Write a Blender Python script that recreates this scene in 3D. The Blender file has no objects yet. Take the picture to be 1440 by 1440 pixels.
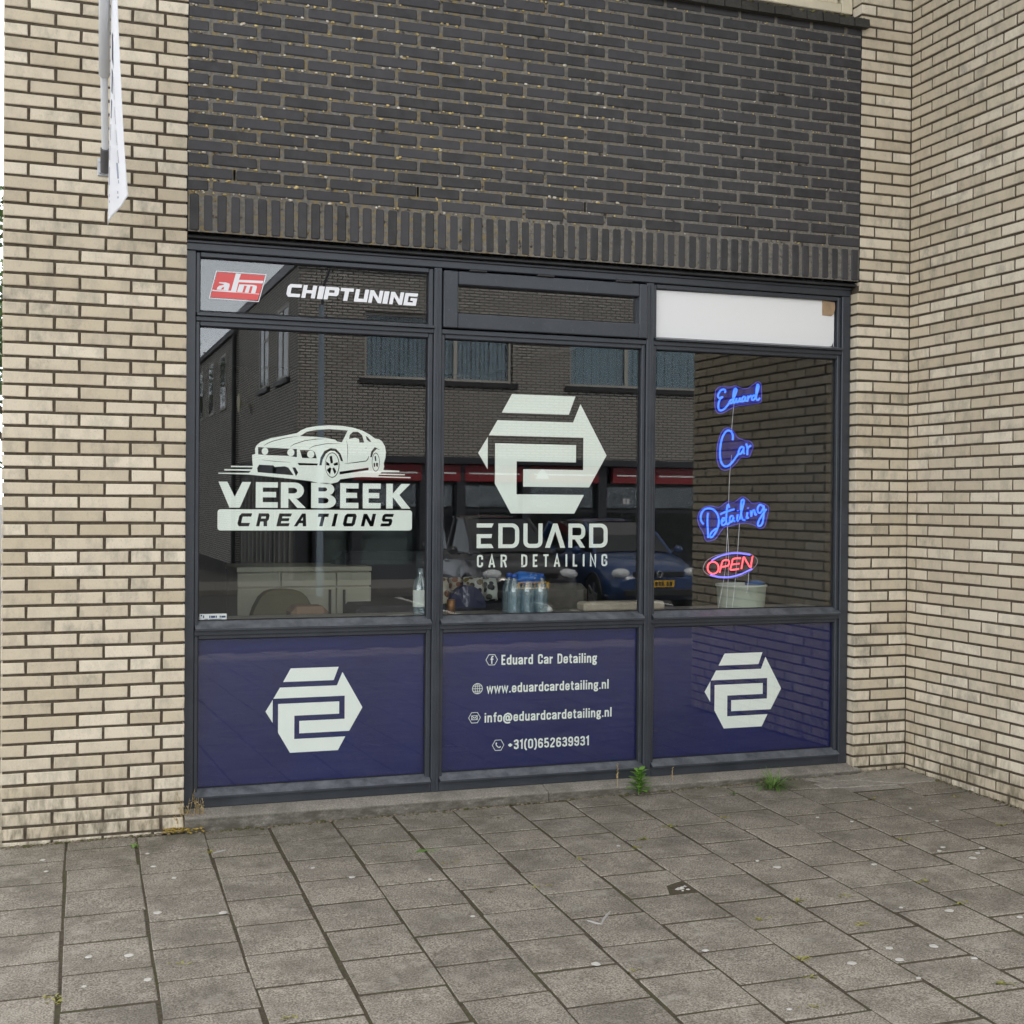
import bpy, bmesh, math, random
from mathutils import Vector, Matrix
random.seed(7)
sc = bpy.context.scene
COL = sc.collection

# ------------------------------------------------------------------ camera (solved from the brick courses)
FPX, CAM = 1832.97, Vector((-0.6042, -6.126, 1.5086))
YAW, PITCH, ROLL = 0.3438, -0.0071, 0.0078
_f = Vector((math.sin(YAW)*math.cos(PITCH), math.cos(YAW)*math.cos(PITCH), math.sin(PITCH)))
_r0 = Vector((math.cos(YAW), -math.sin(YAW), 0)); _u0 = _r0.cross(_f)
CR = _r0*math.cos(ROLL) + _u0*math.sin(ROLL)
CU = -_r0*math.sin(ROLL) + _u0*math.cos(ROLL)
CF = _f
cd = bpy.data.cameras.new('camera'); cam = bpy.data.objects.new('camera', cd); COL.objects.link(cam)
cd.sensor_width = 36; cd.lens = FPX/1440*36; cd.clip_start = 0.05; cd.clip_end = 2000
M = Matrix((CR, CU, -CF)).transposed().to_4x4(); M.translation = CAM
cam.matrix_world = M
sc.camera = cam

# ------------------------------------------------------------------ world, sun, exposure
SUN_EL, SUN_AZ = math.radians(54), math.radians(12)      # azimuth measured clockwise from +Y
w = bpy.data.worlds.new('World'); sc.world = w; w.use_nodes = True
nt = w.node_tree; nt.nodes.clear()
out = nt.nodes.new('ShaderNodeOutputWorld'); bg = nt.nodes.new('ShaderNodeBackground')
sky = nt.nodes.new('ShaderNodeTexSky'); sky.sky_type = 'NISHITA'; sky.sun_disc = False
sky.sun_elevation = SUN_EL; sky.sun_rotation = SUN_AZ; sky.air_density = 1.0; sky.dust_density = 3.0; sky.ozone_density = 1.0
tc = nt.nodes.new('ShaderNodeTexCoord'); mp = nt.nodes.new('ShaderNodeMapping'); mp.inputs['Scale'].default_value = (1, 1, 2.6)
no = nt.nodes.new('ShaderNodeTexNoise'); no.inputs['Scale'].default_value = 2.2; no.inputs['Detail'].default_value = 7; no.inputs['Roughness'].default_value = .58
ra = nt.nodes.new('ShaderNodeValToRGB'); ra.color_ramp.elements[0].position = .30; ra.color_ramp.elements[1].position = .62
mx = nt.nodes.new('ShaderNodeMix'); mx.data_type = 'RGBA'; mx.inputs['B'].default_value = (17.0, 16.6, 16.0, 1)
nt.links.new(tc.outputs['Generated'], mp.inputs['Vector']); nt.links.new(mp.outputs['Vector'], no.inputs['Vector'])
nt.links.new(no.outputs['Fac'], ra.inputs['Fac']); nt.links.new(ra.outputs['Color'], mx.inputs['Factor'])
nt.links.new(sky.outputs['Color'], mx.inputs['A'])
sp = nt.nodes.new('ShaderNodeSeparateXYZ'); nt.links.new(tc.outputs['Generated'], sp.inputs[0])
hz = nt.nodes.new('ShaderNodeMapRange'); hz.inputs['From Min'].default_value = .42; hz.inputs['From Max'].default_value = .02; hz.inputs['To Max'].default_value = .85; nt.links.new(sp.outputs['Z'], hz.inputs['Value'])
mh = nt.nodes.new('ShaderNodeMix'); mh.data_type = 'RGBA'; mh.inputs['B'].default_value = (27.5, 29.5, 32.5, 1)
nt.links.new(hz.outputs[0], mh.inputs['Factor']); nt.links.new(mx.outputs['Result'], mh.inputs['A']); nt.links.new(mh.outputs['Result'], bg.inputs['Color'])
bg.inputs['Strength'].default_value = 0.085
nt.links.new(bg.outputs['Background'], out.inputs['Surface'])
sd = bpy.data.lights.new('sun', 'SUN'); sd.energy = 2.9; sd.angle = math.radians(2.5); sd.color = (1, .94, .86)
so = bpy.data.objects.new('sun', sd); COL.objects.link(so)
_sd = Vector((math.sin(SUN_AZ)*math.cos(SUN_EL), math.cos(SUN_AZ)*math.cos(SUN_EL), math.sin(SUN_EL)))
so.rotation_euler = _sd.to_track_quat('Z', 'Y').to_euler(); so.location = (0, -10, 20)
vs = sc.view_settings; sc.display_settings.display_device = 'sRGB'
vs.view_transform = 'Standard'; vs.look = 'None'; vs.gamma = 1.0; vs.exposure = 0.78; vs.use_curve_mapping = False
sc.cycles.max_bounces = 10; sc.cycles.transparent_max_bounces = 16; sc.cycles.use_denoising = True
sc.cycles.sample_clamp_indirect = 8

# ------------------------------------------------------------------ helpers
def proj(p):
    d = Vector(p) - CAM; z = d.dot(CF)
    if z <= 0.05: return None
    return 720 + FPX*d.dot(CR)/z, 720 - FPX*d.dot(CU)/z
def inview(p, m=12):
    q = proj(p)
    return q is not None and -m < q[0] < 1440+m and -m < q[1] < 1440+m
def ray(u, v): return CF + CR*((u-720)/FPX) - CU*((v-720)/FPX)
def PW(u, v, Y=0.0):
    d = ray(u, v); return CAM + d*((Y-CAM.y)/d.y)
def PX(pts, ox, oy, s, Y): return [PW(ox+a/s, oy+b/s, Y) for a, b in pts]
def zg(x, y): return -0.012 + .013*max(-1.5, min(5, x))*max(0, min(1, (y+9)/5)) + .02*max(-8, min(0, y))
def PG(u, v):
    d = ray(u, v); z = 0.0
    for _ in range(6):
        p = CAM + d*((z-CAM.z)/d.z); z = zg(p.x, p.y)
    return Vector((p.x, p.y, z))

class MB:
    def __init__(s): s.v = []; s.f = []; s.sm = []
    def add(s, vs, fs, smooth=False):
        o = len(s.v); s.v += [tuple(v) for v in vs]
        for f in fs: s.f.append(tuple(i+o for i in f)); s.sm.append(smooth)
    def box(s, x0, x1, y0, y1, z0, z1, c=0.0):
        if x1 < x0: x0, x1 = x1, x0
        if y1 < y0: y0, y1 = y1, y0
        if z1 < z0: z0, z1 = z1, z0
        if c <= 0:
            vs = [(x, y, z) for x in (x0, x1) for y in (y0, y1) for z in (z0, z1)]
            s.add(vs, [(0,1,3,2),(4,6,7,5),(0,4,5,1),(2,3,7,6),(0,2,6,4),(1,5,7,3)]); return
        vs = []; ix = {}
        for i, x in enumerate((x0, x1)):
            for j, y in enumerate((y0, y1)):
                for k, z in enumerate((z0, z1)):
                    sx, sy, sz = (1, -1)[i], (1, -1)[j], (1, -1)[k]
                    for a in range(3):
                        p = [x+sx*c, y+sy*c, z+sz*c]; p[a] = (x, y, z)[a]
                        ix[i, j, k, a] = len(vs); vs.append(p)
        fs = []
        for a in range(3):
            b, c2 = (a+1) % 3, (a+2) % 3
            for e in (0, 1):
                q = []
                for (m, n) in ((0,0),(1,0),(1,1),(0,1)):
                    t = [0,0,0]; t[a] = e; t[b] = m; t[c2] = n; q.append(ix[t[0], t[1], t[2], a])
                fs.append(tuple(q) if e else tuple(reversed(q)))
            for m in (0, 1):
                for n in (0, 1):
                    t0 = [0,0,0]; t1 = [0,0,0]; t0[b] = t1[b] = m; t0[c2] = t1[c2] = n; t1[a] = 1
                    q = (ix[(*t0, b)], ix[(*t1, b)], ix[(*t1, c2)], ix[(*t0, c2)])
                    fs.append(q if (m == n) else tuple(reversed(q)))
        for i in (0, 1):
            for j in (0, 1):
                for k in (0, 1):
                    q = (ix[i,j,k,0], ix[i,j,k,1], ix[i,j,k,2]); fs.append(q)
        s.add(vs, fs)
    def prism(s, prof, axis, a0, a1, smooth=False):
        n = len(prof); vs = []
        for a in (a0, a1):
            for (p, q) in prof:
                vs.append({'x': (a, p, q), 'y': (p, a, q), 'z': (p, q, a)}[axis])
        fs = [tuple(range(n)), tuple(range(2*n-1, n-1, -1))]
        fs += [(i, i+n, (i+1) % n+n, (i+1) % n) for i in range(n)]
        s.add(vs, fs, smooth)
    def tube(s, pts, r, n=8, cap=True, smooth=True):
        pts = [Vector(p) for p in pts]; rs = r if isinstance(r, (list, tuple)) else [r]*len(pts)
        m = len(pts); vs = []; ref = None
        for i, p in enumerate(pts):
            t = (pts[min(i+1, m-1)] - pts[max(i-1, 0)]); 
            if t.length < 1e-9: t = Vector((0,0,1))
            t.normalize()
            if ref is None: ref = Vector((0,1,0)) if abs(t.y) < .9 else Vector((1,0,0))
            b = t.cross(ref).normalized(); ref = b.cross(t).normalized()
            for k in range(n):
                a = 2*math.pi*k/n; vs.append(p + (b*math.cos(a) + ref*math.sin(a))*rs[i])
        fs = [(i*n+k, i*n+(k+1) % n, (i+1)*n+(k+1) % n, (i+1)*n+k) for i in range(m-1) for k in range(n)]
        s.add(vs, fs, smooth)
        if cap: s.add(vs[:n], [tuple(range(n-1, -1, -1))]); s.add(vs[-n:], [tuple(range(n))])
    def lathe(s, prof, n=24, c=(0,0,0), axis='z', smooth=True):
        vs = []
        for (r, h) in prof:
            for k in range(n):
                a = 2*math.pi*k/n; x, y = r*math.cos(a), r*math.sin(a)
                p = {'z': (x, y, h), 'x': (h, x, y), 'y': (x, h, y)}[axis]
                vs.append((p[0]+c[0], p[1]+c[1], p[2]+c[2]))
        m = len(prof)
        s.add(vs, [(i*n+k, i*n+(k+1) % n, (i+1)*n+(k+1) % n, (i+1)*n+k) for i in range(m-1) for k in range(n)], smooth)
    def blob(s, c, r, seed=0, jit=.2, n=7, m=5):
        rr = random.Random(seed); vs = [(c[0], c[1], c[2]+r[2])]
        for i in range(1, m):
            th = math.pi*i/m
            for k in range(n):
                a = 2*math.pi*k/n; q = 1 + rr.uniform(-jit, jit)
                vs.append((c[0]+r[0]*math.sin(th)*math.cos(a)*q, c[1]+r[1]*math.sin(th)*math.sin(a)*q, c[2]+r[2]*math.cos(th)*q))
        vs.append((c[0], c[1], c[2]-r[2])); e = len(vs)-1
        fs = [(0, 1+k, 1+(k+1) % n) for k in range(n)]
        fs += [(1+i*n+k, 1+(i+1)*n+k, 1+(i+1)*n+(k+1) % n, 1+i*n+(k+1) % n) for i in range(m-2) for k in range(n)]
        fs += [(e, 1+(m-2)*n+(k+1) % n, 1+(m-2)*n+k) for k in range(n)]
        s.add(vs, fs, True)
    def mesh(s, name, fix=True):
        me = bpy.data.meshes.new(name); me.from_pydata(s.v, [], s.f)
        me.polygons.foreach_set('use_smooth', s.sm)
        if fix and len(s.f) < 60000:
            bm = bmesh.new(); bm.from_mesh(me); bmesh.ops.recalc_face_normals(bm, faces=bm.faces); bm.to_mesh(me); bm.free()
        me.update(); return me

def thing(name, label, cat, loc=(0,0,0), group=None):
    o = bpy.data.objects.new(name, None); COL.objects.link(o); o.location = loc; o.empty_display_size = .1
    o['label'] = label; o['category'] = cat
    if group: o['group'] = group
    return o
def origin(o):
    p = Vector((0,0,0))
    while o is not None: p += Vector(o.location); o = o.parent
    return p
def link(name, me, mat, parent=None, loc=None, label=None, kind=None):
    """loc given: mesh is local to that world point; else mesh is in world coordinates."""
    o = bpy.data.objects.new(name, me); COL.objects.link(o)
    if mat is not None and not me.materials: me.materials.append(mat)
    L = Vector(loc) if loc is not None else Vector((0,0,0))
    if parent is not None:
        L = L - origin(parent); o.parent = parent
    o.location = L
    if label: o['label'] = label
    if kind: o['kind'] = kind
    return o
def tag(o, label, cat, group=None):
    o['label'] = label; o['category'] = cat
    if group: o['group'] = group
    return o
def part(name, mb, mat, parent, label=None, kind=None): return link(name, mb.mesh(name), mat, parent, None, label, kind)
def solo(name, mb, mat, label, cat, group=None):
    """A one-mesh thing with its origin at its base."""
    me = mb.mesh(name); lo = [min(v.co[i] for v in me.vertices) for i in range(3)]; hi = [max(v.co[i] for v in me.vertices) for i in range(3)]
    c = Vector(((lo[0]+hi[0])/2, (lo[1]+hi[1])/2, lo[2])); me.transform(Matrix.Translation(-c))
    return tag(link(name, me, mat, None, c), label, cat, group)

# ------------------------------------------------------------------ materials
MATS = {}
class N:
    def __init__(s, name):
        s.m = bpy.data.materials.new(name); s.m.use_nodes = True; s.t = s.m.node_tree
        s.b = s.t.nodes['Principled BSDF']; s.o = s.t.nodes['Material Output']; MATS[name] = s.m
    def n(s, typ, **k):
        x = s.t.nodes.new(typ)
        for a, b in k.items():
            if a in x.inputs: x.inputs[a].default_value = b
            else: setattr(x, a, b)
        return x
    def l(s, a, b): s.t.links.new(a, b)
    def coord(s, kind='obj', scale=(1,1,1), rnd=True):
        if kind == 'pos': c = s.n('ShaderNodeNewGeometry').outputs['Position']
        else: c = s.n('ShaderNodeTexCoord').outputs['Object']
        if kind == 'obj' and rnd:
            oi = s.n('ShaderNodeObjectInfo'); ml = s.n('ShaderNodeMath', operation='MULTIPLY'); s.l(oi.outputs['Random'], ml.inputs[0]); ml.inputs[1].default_value = 57.0
            ad = s.n('ShaderNodeVectorMath', operation='ADD'); s.l(c, ad.inputs[0]); s.l(ml.outputs[0], ad.inputs[1]); c = ad.outputs[0]
        mp = s.n('ShaderNodeMapping'); mp.inputs['Scale'].default_value = scale; s.l(c, mp.inputs['Vector']); return mp.outputs[0]
    def noise(s, co, scale, detail=4, rough=.55):
        x = s.n('ShaderNodeTexNoise', Scale=scale, Detail=detail, Roughness=rough); s.l(co, x.inputs['Vector']); return x.outputs['Fac']
    def ramp(s, fac, p0, p1, c0=(0,0,0,1), c1=(1,1,1,1)):
        x = s.n('ShaderNodeValToRGB'); e = x.color_ramp.elements; e[0].position = p0; e[1].position = p1; e[0].color = c0; e[1].color = c1
        s.l(fac, x.inputs['Fac']); return x.outputs['Color']
    def mix(s, fac, a, b, blend='MIX'):
        x = s.n('ShaderNodeMix', data_type='RGBA', blend_type=blend)
        for sock, val in (('Factor', fac), ('A', a), ('B', b)):
            if isinstance(val, bpy.types.NodeSocket): s.l(val, x.inputs[sock])
            else: x.inputs[sock].default_value = val if sock == 'Factor' else (*val[:3], 1)
        return x.outputs['Result']
    def math(s, op, a, b=0.0):
        x = s.n('ShaderNodeMath', operation=op)
        for i, val in enumerate((a, b)):
            if isinstance(val, bpy.types.NodeSocket): s.l(val, x.inputs[i])
            else: x.inputs[i].default_value = val
        return x.outputs[0]
    def rnd(s): return s.n('ShaderNodeObjectInfo').outputs['Random']
    def col(s, c): 
        if isinstance(c, bpy.types.NodeSocket): s.l(c, s.b.inputs['Base Color'])
        else: s.b.inputs['Base Color'].default_value = (*c[:3], 1)
    def rough(s, r):
        if isinstance(r, bpy.types.NodeSocket): s.l(r, s.b.inputs['Roughness'])
        else: s.b.inputs['Roughness'].default_value = r
    def bump(s, h, strength=.3, dist=.002):
        x = s.n('ShaderNodeBump', Strength=strength, Distance=dist); s.l(h, x.inputs['Height']); s.l(x.outputs['Normal'], s.b.inputs['Normal'])
def plain(name, c, r=.5, metal=0, spec=.5, var=0.0, vscale=8, bump=0, bscale=60):
    m = N(name); m.rough(r); m.b.inputs['Metallic'].default_value = metal; m.b.inputs['Specular IOR Level'].default_value = spec
    if var:
        f = m.ramp(m.noise(m.coord('pos'), vscale, 5), .3, .7)
        m.col(m.mix(f, tuple(x*(1-var) for x in c), tuple(min(1, x*(1+var)) for x in c)))
    else: m.col(c)
    if bump: m.bump(m.noise(m.coord('pos'), bscale, 4), bump, .002)
    return m.m

def mat_yellow():
    m = N('yellow_brick'); co = m.coord('obj'); r = m.rnd(); pos = m.coord('pos')
    base = m.mix(r, (.555, .475, .345), (.745, .665, .525))
    r2 = m.math('FRACT', m.math('MULTIPLY', r, 17.3))
    base = m.mix(m.math('MULTIPLY', m.math('GREATER_THAN', r2, .80), .45), base, (.50, .42, .30))
    grain = m.ramp(m.noise(m.coord('obj', (60, 60, 14)), 6, 3), .35, .7)          # vertical drag marks of the clay
    base = m.mix(m.math('MULTIPLY', grain, .16), base, (.36, .31, .22))
    soot = m.ramp(m.noise(m.coord('obj', (1, 1, .55)), 13, 7, .68), .46, .68)
    lvl = m.ramp(m.noise(pos, .9, 3), .35, .65)
    r3 = m.math('POWER', m.math('FRACT', m.math('MULTIPLY', r, 41.7)), 2.0)
    sf = m.math('MULTIPLY', soot, m.math('ADD', m.math('ADD', m.math('MULTIPLY', lvl, .42), .06), m.math('MULTIPLY', r3, .38)))
    base = m.mix(sf, base, (.22, .205, .17))
    speck = m.ramp(m.noise(co, 160, 2), .62, .72)
    base = m.mix(m.math('MULTIPLY', speck, .35), base, (.25, .21, .15))
    # splash dirt at the foot of the wall
    sx = m.n('ShaderNodeSeparateXYZ'); m.l(m.n('ShaderNodeNewGeometry').outputs['Position'], sx.inputs[0])
    low = m.n('ShaderNodeMapRange'); m.l(sx.outputs['Z'], low.inputs['Value']); low.inputs['From Min'].default_value = .42; low.inputs['From Max'].default_value = .02
    dirt = m.math('MULTIPLY', low.outputs[0], m.ramp(m.noise(m.coord('pos', (1, 1, .35)), 26, 6, .65), .42, .66))
    base = m.mix(m.math('MULTIPLY', dirt, .9), base, (.13, .11, .07))
    m.col(base); m.rough(.88); m.b.inputs['Specular IOR Level'].default_value = .25
    m.bump(m.math('ADD', m.noise(co, 90, 5), m.math('MULTIPLY', grain, .35)), .35, .0015); return m.m
def mat_dark():
    m = N('dark_brick'); co = m.coord('obj'); r = m.rnd()
    base = m.mix(r, (.027, .026, .027), (.050, .048, .051))
    f = m.ramp(m.noise(co, 14, 5, .6), .3, .75); base = m.mix(m.math('MULTIPLY', f, .45), base, (.085, .08, .082))
    sp = m.ramp(m.noise(co, 220, 2), .66, .74); base = m.mix(m.math('MULTIPLY', sp, .35), base, (.22, .2, .17))
    m.col(base); m.rough(.62); m.b.inputs['Specular IOR Level'].default_value = .35
    m.bump(m.noise(co, 70, 5), .3, .0015); return m.m
def mat_mortar(name, c, c2, moss=0.0):
    m = N(name); co = m.coord('pos')
    f = m.ramp(m.noise(co, 55, 6, .65), .32, .68); base = m.mix(f, c, c2)
    big = m.ramp(m.noise(co, 2.2, 3), .38, .62)
    base = m.mix(m.math('MULTIPLY', big, .5), base, tuple(x*.55 for x in c2))
    if moss:
        sx = m.n('ShaderNodeSeparateXYZ'); m.l(m.n('ShaderNodeNewGeometry').outputs['Position'], sx.inputs[0])
        mr = m.n('ShaderNodeMapRange'); m.l(sx.outputs['X'], mr.inputs['Value']); mr.inputs['From Min'].default_value = 2.7; mr.inputs['From Max'].default_value = 1.2
        lich = m.math('MULTIPLY', m.math('ADD', m.math('MULTIPLY', mr.outputs[0], .8), .2), m.ramp(m.noise(co, 38, 5, .7), .50, .62))
        base = m.mix(m.math('MULTIPLY', lich, moss), base, (.26, .19, .07))
        dk = m.ramp(m.noise(co, 30, 4, .6), .30, .42); base = m.mix(dk, (.035, .03, .024), base)
    m.col(base); m.rough(.95); m.b.inputs['Specular IOR Level'].default_value = .1
    m.bump(m.noise(co, 120, 6, .7), .9, .004); return m.m
def mat_slab():
    m = N('paving_slab'); co = m.coord('obj'); r = m.rnd(); pos = m.coord('pos')
    base = m.mix(r, (.20, .170, .132), (.315, .272, .215))
    gr = m.ramp(m.noise(co, 150, 4, .75), .38, .62); base = m.mix(gr, m.mix(.74, base, (.045, .04, .033)), m.mix(.62, base, (.52, .48, .42)))
    st = m.ramp(m.noise(pos, 4.2, 7, .68), .42, .64); base = m.mix(m.math('MULTIPLY', st, .6), base, (.10, .09, .075))
    li = m.ramp(m.noise(co, 9, 6, .7), .54, .70); base = m.mix(m.math('MULTIPLY', li, .5), base, (.40, .375, .325))
    rim = m.ramp(m.noise(pos, 34, 5, .75), .55, .68); base = m.mix(m.math('MULTIPLY', rim, .5), base, (.075, .065, .045))
    sx = m.n('ShaderNodeSeparateXYZ'); m.l(m.n('ShaderNodeNewGeometry').outputs['Position'], sx.inputs[0])
    mr = m.n('ShaderNodeMapRange'); m.l(sx.outputs['Y'], mr.inputs['Value']); mr.inputs['From Min'].default_value = -.9; mr.inputs['From Max'].default_value = -.05
    alg = m.math('MULTIPLY', mr.outputs[0], m.ramp(m.noise(pos, 5, 5, .65), .35, .6))
    base = m.mix(m.math('MULTIPLY', alg, .42), base, (.085, .08, .05))
    m.col(base); m.rough(.92); m.b.inputs['Specular IOR Level'].default_value = .2
    m.bump(m.math('ADD', m.noise(co, 240, 3, .7), m.math('MULTIPLY', m.noise(co, 22, 4), .8)), .55, .003); return m.m
def mat_soil():
    m = N('joint_sand'); co = m.coord('pos'); f = m.ramp(m.noise(co, 70, 6, .7), .35, .65)
    base = m.mix(f, (.024, .019, .012), (.105, .080, .051))
    g = m.ramp(m.noise(co, 5, 6, .7), .46, .60); base = m.mix(m.math('MULTIPLY', g, .6), base, (.060, .060, .017))
    m.col(base); m.rough(1); m.bump(m.noise(co, 140, 5, .7), 1, .006); return m.m
def mat_frame():
    m = N('anthracite_paint'); pos = m.coord('pos')
    f = m.ramp(m.noise(pos, 7, 5, .6), .35, .7); g = m.noise(m.coord('pos', (6, 60, 60)), 8, 3)
    base = m.mix(f, (.031, .036, .044), (.043, .049, .059)); base = m.mix(m.math('MULTIPLY', m.ramp(m.noise(pos, 130, 2), .66, .76), .4), base, (.16, .16, .16))
    sx = m.n('ShaderNodeSeparateXYZ'); m.l(m.n('ShaderNodeNewGeometry').outputs['Normal'], sx.inputs[0])
    sheen_dust = m.math('MULTIPLY', m.math('MAXIMUM', sx.outputs['Z'], 0.0), m.ramp(m.noise(pos, 16, 5, .65), .25, .7)); base = m.mix(m.math('MULTIPLY', sheen_dust, .7), base, (.22, .235, .255))   # sky sheen painted pale blue on the dusty upward faces
    m.col(base); m.rough(m.ramp(f, 0, 1, (.30,)*3+(1,), (.42,)*3+(1,))); m.bump(g, .08, .001); return m.m
def mat_glass(name, r0=.062, tint=(.962, .976, .962)):
    m = N(name); m.t.nodes.remove(m.b)
    lw = m.n('ShaderNodeLayerWeight', Blend=.5); p = m.math('POWER', lw.outputs['Facing'], 5.0)
    fac = m.math('ADD', m.math('MULTIPLY', p, 1-r0), r0)
    tr = m.n('ShaderNodeBsdfTransparent'); tr.inputs['Color'].default_value = (*tint, 1)
    gl = m.n('ShaderNodeBsdfGlossy'); gl.inputs['Roughness'].default_value = 0.0; gl.inputs['Color'].default_value = (1, 1, 1, 1)
    mx = m.n('ShaderNodeMixShader'); m.l(fac, mx.inputs[0]); m.l(tr.outputs[0], mx.inputs[1]); m.l(gl.outputs[0], mx.inputs[2])
    m.l(mx.outputs[0], m.o.inputs['Surface']); return m.m
def mat_emit(name, c, s):
    m = N(name); m.col(tuple(min(1, x) for x in c)); m.b.inputs['Emission Color'].default_value = (*c, 1); m.b.inputs['Emission Strength'].default_value = s; return m.m
def mat_acrylic(name, tint, glow):
    m = N(name); m.t.nodes.remove(m.b)
    tr = m.n('ShaderNodeBsdfTransparent'); tr.inputs['Color'].default_value = (.93, .94, .97, 1)
    tl = m.n('ShaderNodeBsdfTranslucent'); tl.inputs['Color'].default_value = (*tint, 1)
    df = m.n('ShaderNodeBsdfDiffuse'); df.inputs['Color'].default_value = (*tint, 1)
    a = m.n('ShaderNodeMixShader'); a.inputs[0].default_value = .5; m.l(tl.outputs[0], a.inputs[1]); m.l(df.outputs[0], a.inputs[2])
    b = m.n('ShaderNodeMixShader'); b.inputs[0].default_value = glow; m.l(tr.outputs[0], b.inputs[1]); m.l(a.outputs[0], b.inputs[2])
    m.l(b.outputs[0], m.o.inputs['Surface']); return m.m
def mat_farbrick(name, c1, c2, mort, axis='X'):
    m = N(name); g = m.n('ShaderNodeNewGeometry'); sx = m.n('ShaderNodeSeparateXYZ'); m.l(g.outputs['Position'], sx.inputs[0])
    cb = m.n('ShaderNodeCombineXYZ'); m.l(sx.outputs[axis], cb.inputs['X']); m.l(sx.outputs['Z'], cb.inputs['Y'])
    b = m.n('ShaderNodeTexBrick', Scale=1.0); b.offset = .5; b.inputs['Brick Width'].default_value = .22; b.inputs['Row Height'].default_value = .061; b.inputs['Mortar Size'].default_value = .013; b.inputs['Mortar Smooth'].default_value = .05
    b.inputs['Color1'].default_value = (*c1, 1); b.inputs['Color2'].default_value = (*c2, 1); b.inputs['Mortar'].default_value = (*mort, 1); m.l(cb.outputs[0], b.inputs['Vector'])
    st = m.ramp(m.noise(m.coord('pos'), .5, 5), .4, .7)
    m.col(m.mix(m.math('MULTIPLY', st, .25), b.outputs['Color'], tuple(x*.5 for x in c1))); m.rough(.9); return m.m
def mat_leaf(name, c1, c2):
    m = N(name); f = m.noise(m.coord('pos'), 1.7, 3); g = m.n('ShaderNodeNewGeometry')
    base = m.mix(m.ramp(f, .35, .65), c1, c2)
    base = m.mix(m.math('MULTIPLY', g.outputs['Random Per Island'], .5), base, tuple(x*1.5 for x in c2))
    m.col(base); m.rough(.55); m.b.inputs['Transmission Weight'].default_value = 0; m.b.inputs['Subsurface Weight'].default_value = .0; return m.m

YB, DB = mat_yellow(), mat_dark()
MY = mat_mortar('brown_mortar', (.062, .050, .036), (.145, .117, .085))
MD = mat_mortar('grey_mortar', (.11, .105, .095), (.25, .235, .205), moss=.75)
SLAB, SOIL, FRAME = mat_slab(), mat_soil(), mat_frame()
GLASS = mat_glass('window_glass')
GLASS2 = mat_glass('film_backed_glass', .042, (.97, .98, .972))      # film bonded to the back face: one reflecting surface less
FARGLASS = mat_glass('far_window_glass', .06, (.8, .86, .88))
CARGLASS = plain('car_glass', (.012, .014, .017), .05, spec=.8)
VINYL = plain('cream_white_vinyl', (.86, .895, .845), .45)
VINYLW = plain('bright_white_vinyl', (.84, .85, .86), .4)
VINYLR = plain('red_vinyl', (.74, .10, .095), .45)
def mat_film():
    m = N('navy_window_film'); m.col(m.mix(m.ramp(m.noise(m.coord('pos'), 3, 4), .35, .65), (.0012, .0055, .080), (.0022, .0075, .100))); m.rough(.45)
    m.bump(m.noise(m.coord('pos', (1, 1, 4)), 6, 4), .15, .004); return m.m
FILM = mat_film()
BLACK = plain('matt_black', (.012, .012, .013), .8)
STEEL = plain('galvanised_steel', (.45, .46, .47), .45, metal=.6, var=.15, vscale=30)
LEAD = plain('dark_flashing', (.035, .035, .036), .5, var=.3)
def mat_conc(name, c, sc_=1.0, shade_stain=False):
    m = N(name); pos = m.coord('pos'); base = m.mix(m.ramp(m.noise(pos, 120*sc_, 4, .7), .35, .65), tuple(x*.6 for x in c), tuple(x*1.25 for x in c))
    base = m.mix(m.math('MULTIPLY', m.ramp(m.noise(pos, 7, 6, .65), .45, .65), .55), base, tuple(x*.4 for x in c))
    if shade_stain:                                                       # darkens the front face: painted shade mixed with algae and splash dirt
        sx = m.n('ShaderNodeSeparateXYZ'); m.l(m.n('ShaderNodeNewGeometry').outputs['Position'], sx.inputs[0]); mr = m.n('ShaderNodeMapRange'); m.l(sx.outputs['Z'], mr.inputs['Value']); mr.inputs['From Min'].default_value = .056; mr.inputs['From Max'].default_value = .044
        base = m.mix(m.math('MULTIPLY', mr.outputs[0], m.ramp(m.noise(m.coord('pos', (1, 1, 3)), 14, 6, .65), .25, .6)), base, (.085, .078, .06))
    m.col(base); m.rough(.93); m.bump(m.noise(pos, 150*sc_, 5, .7), .5, .003); return m.m
CONC = mat_conc('weathered_concrete', (.27, .25, .215), shade_stain=True); PATCH = mat_conc('concrete_patch', (.31, .285, .245), .7)

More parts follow.
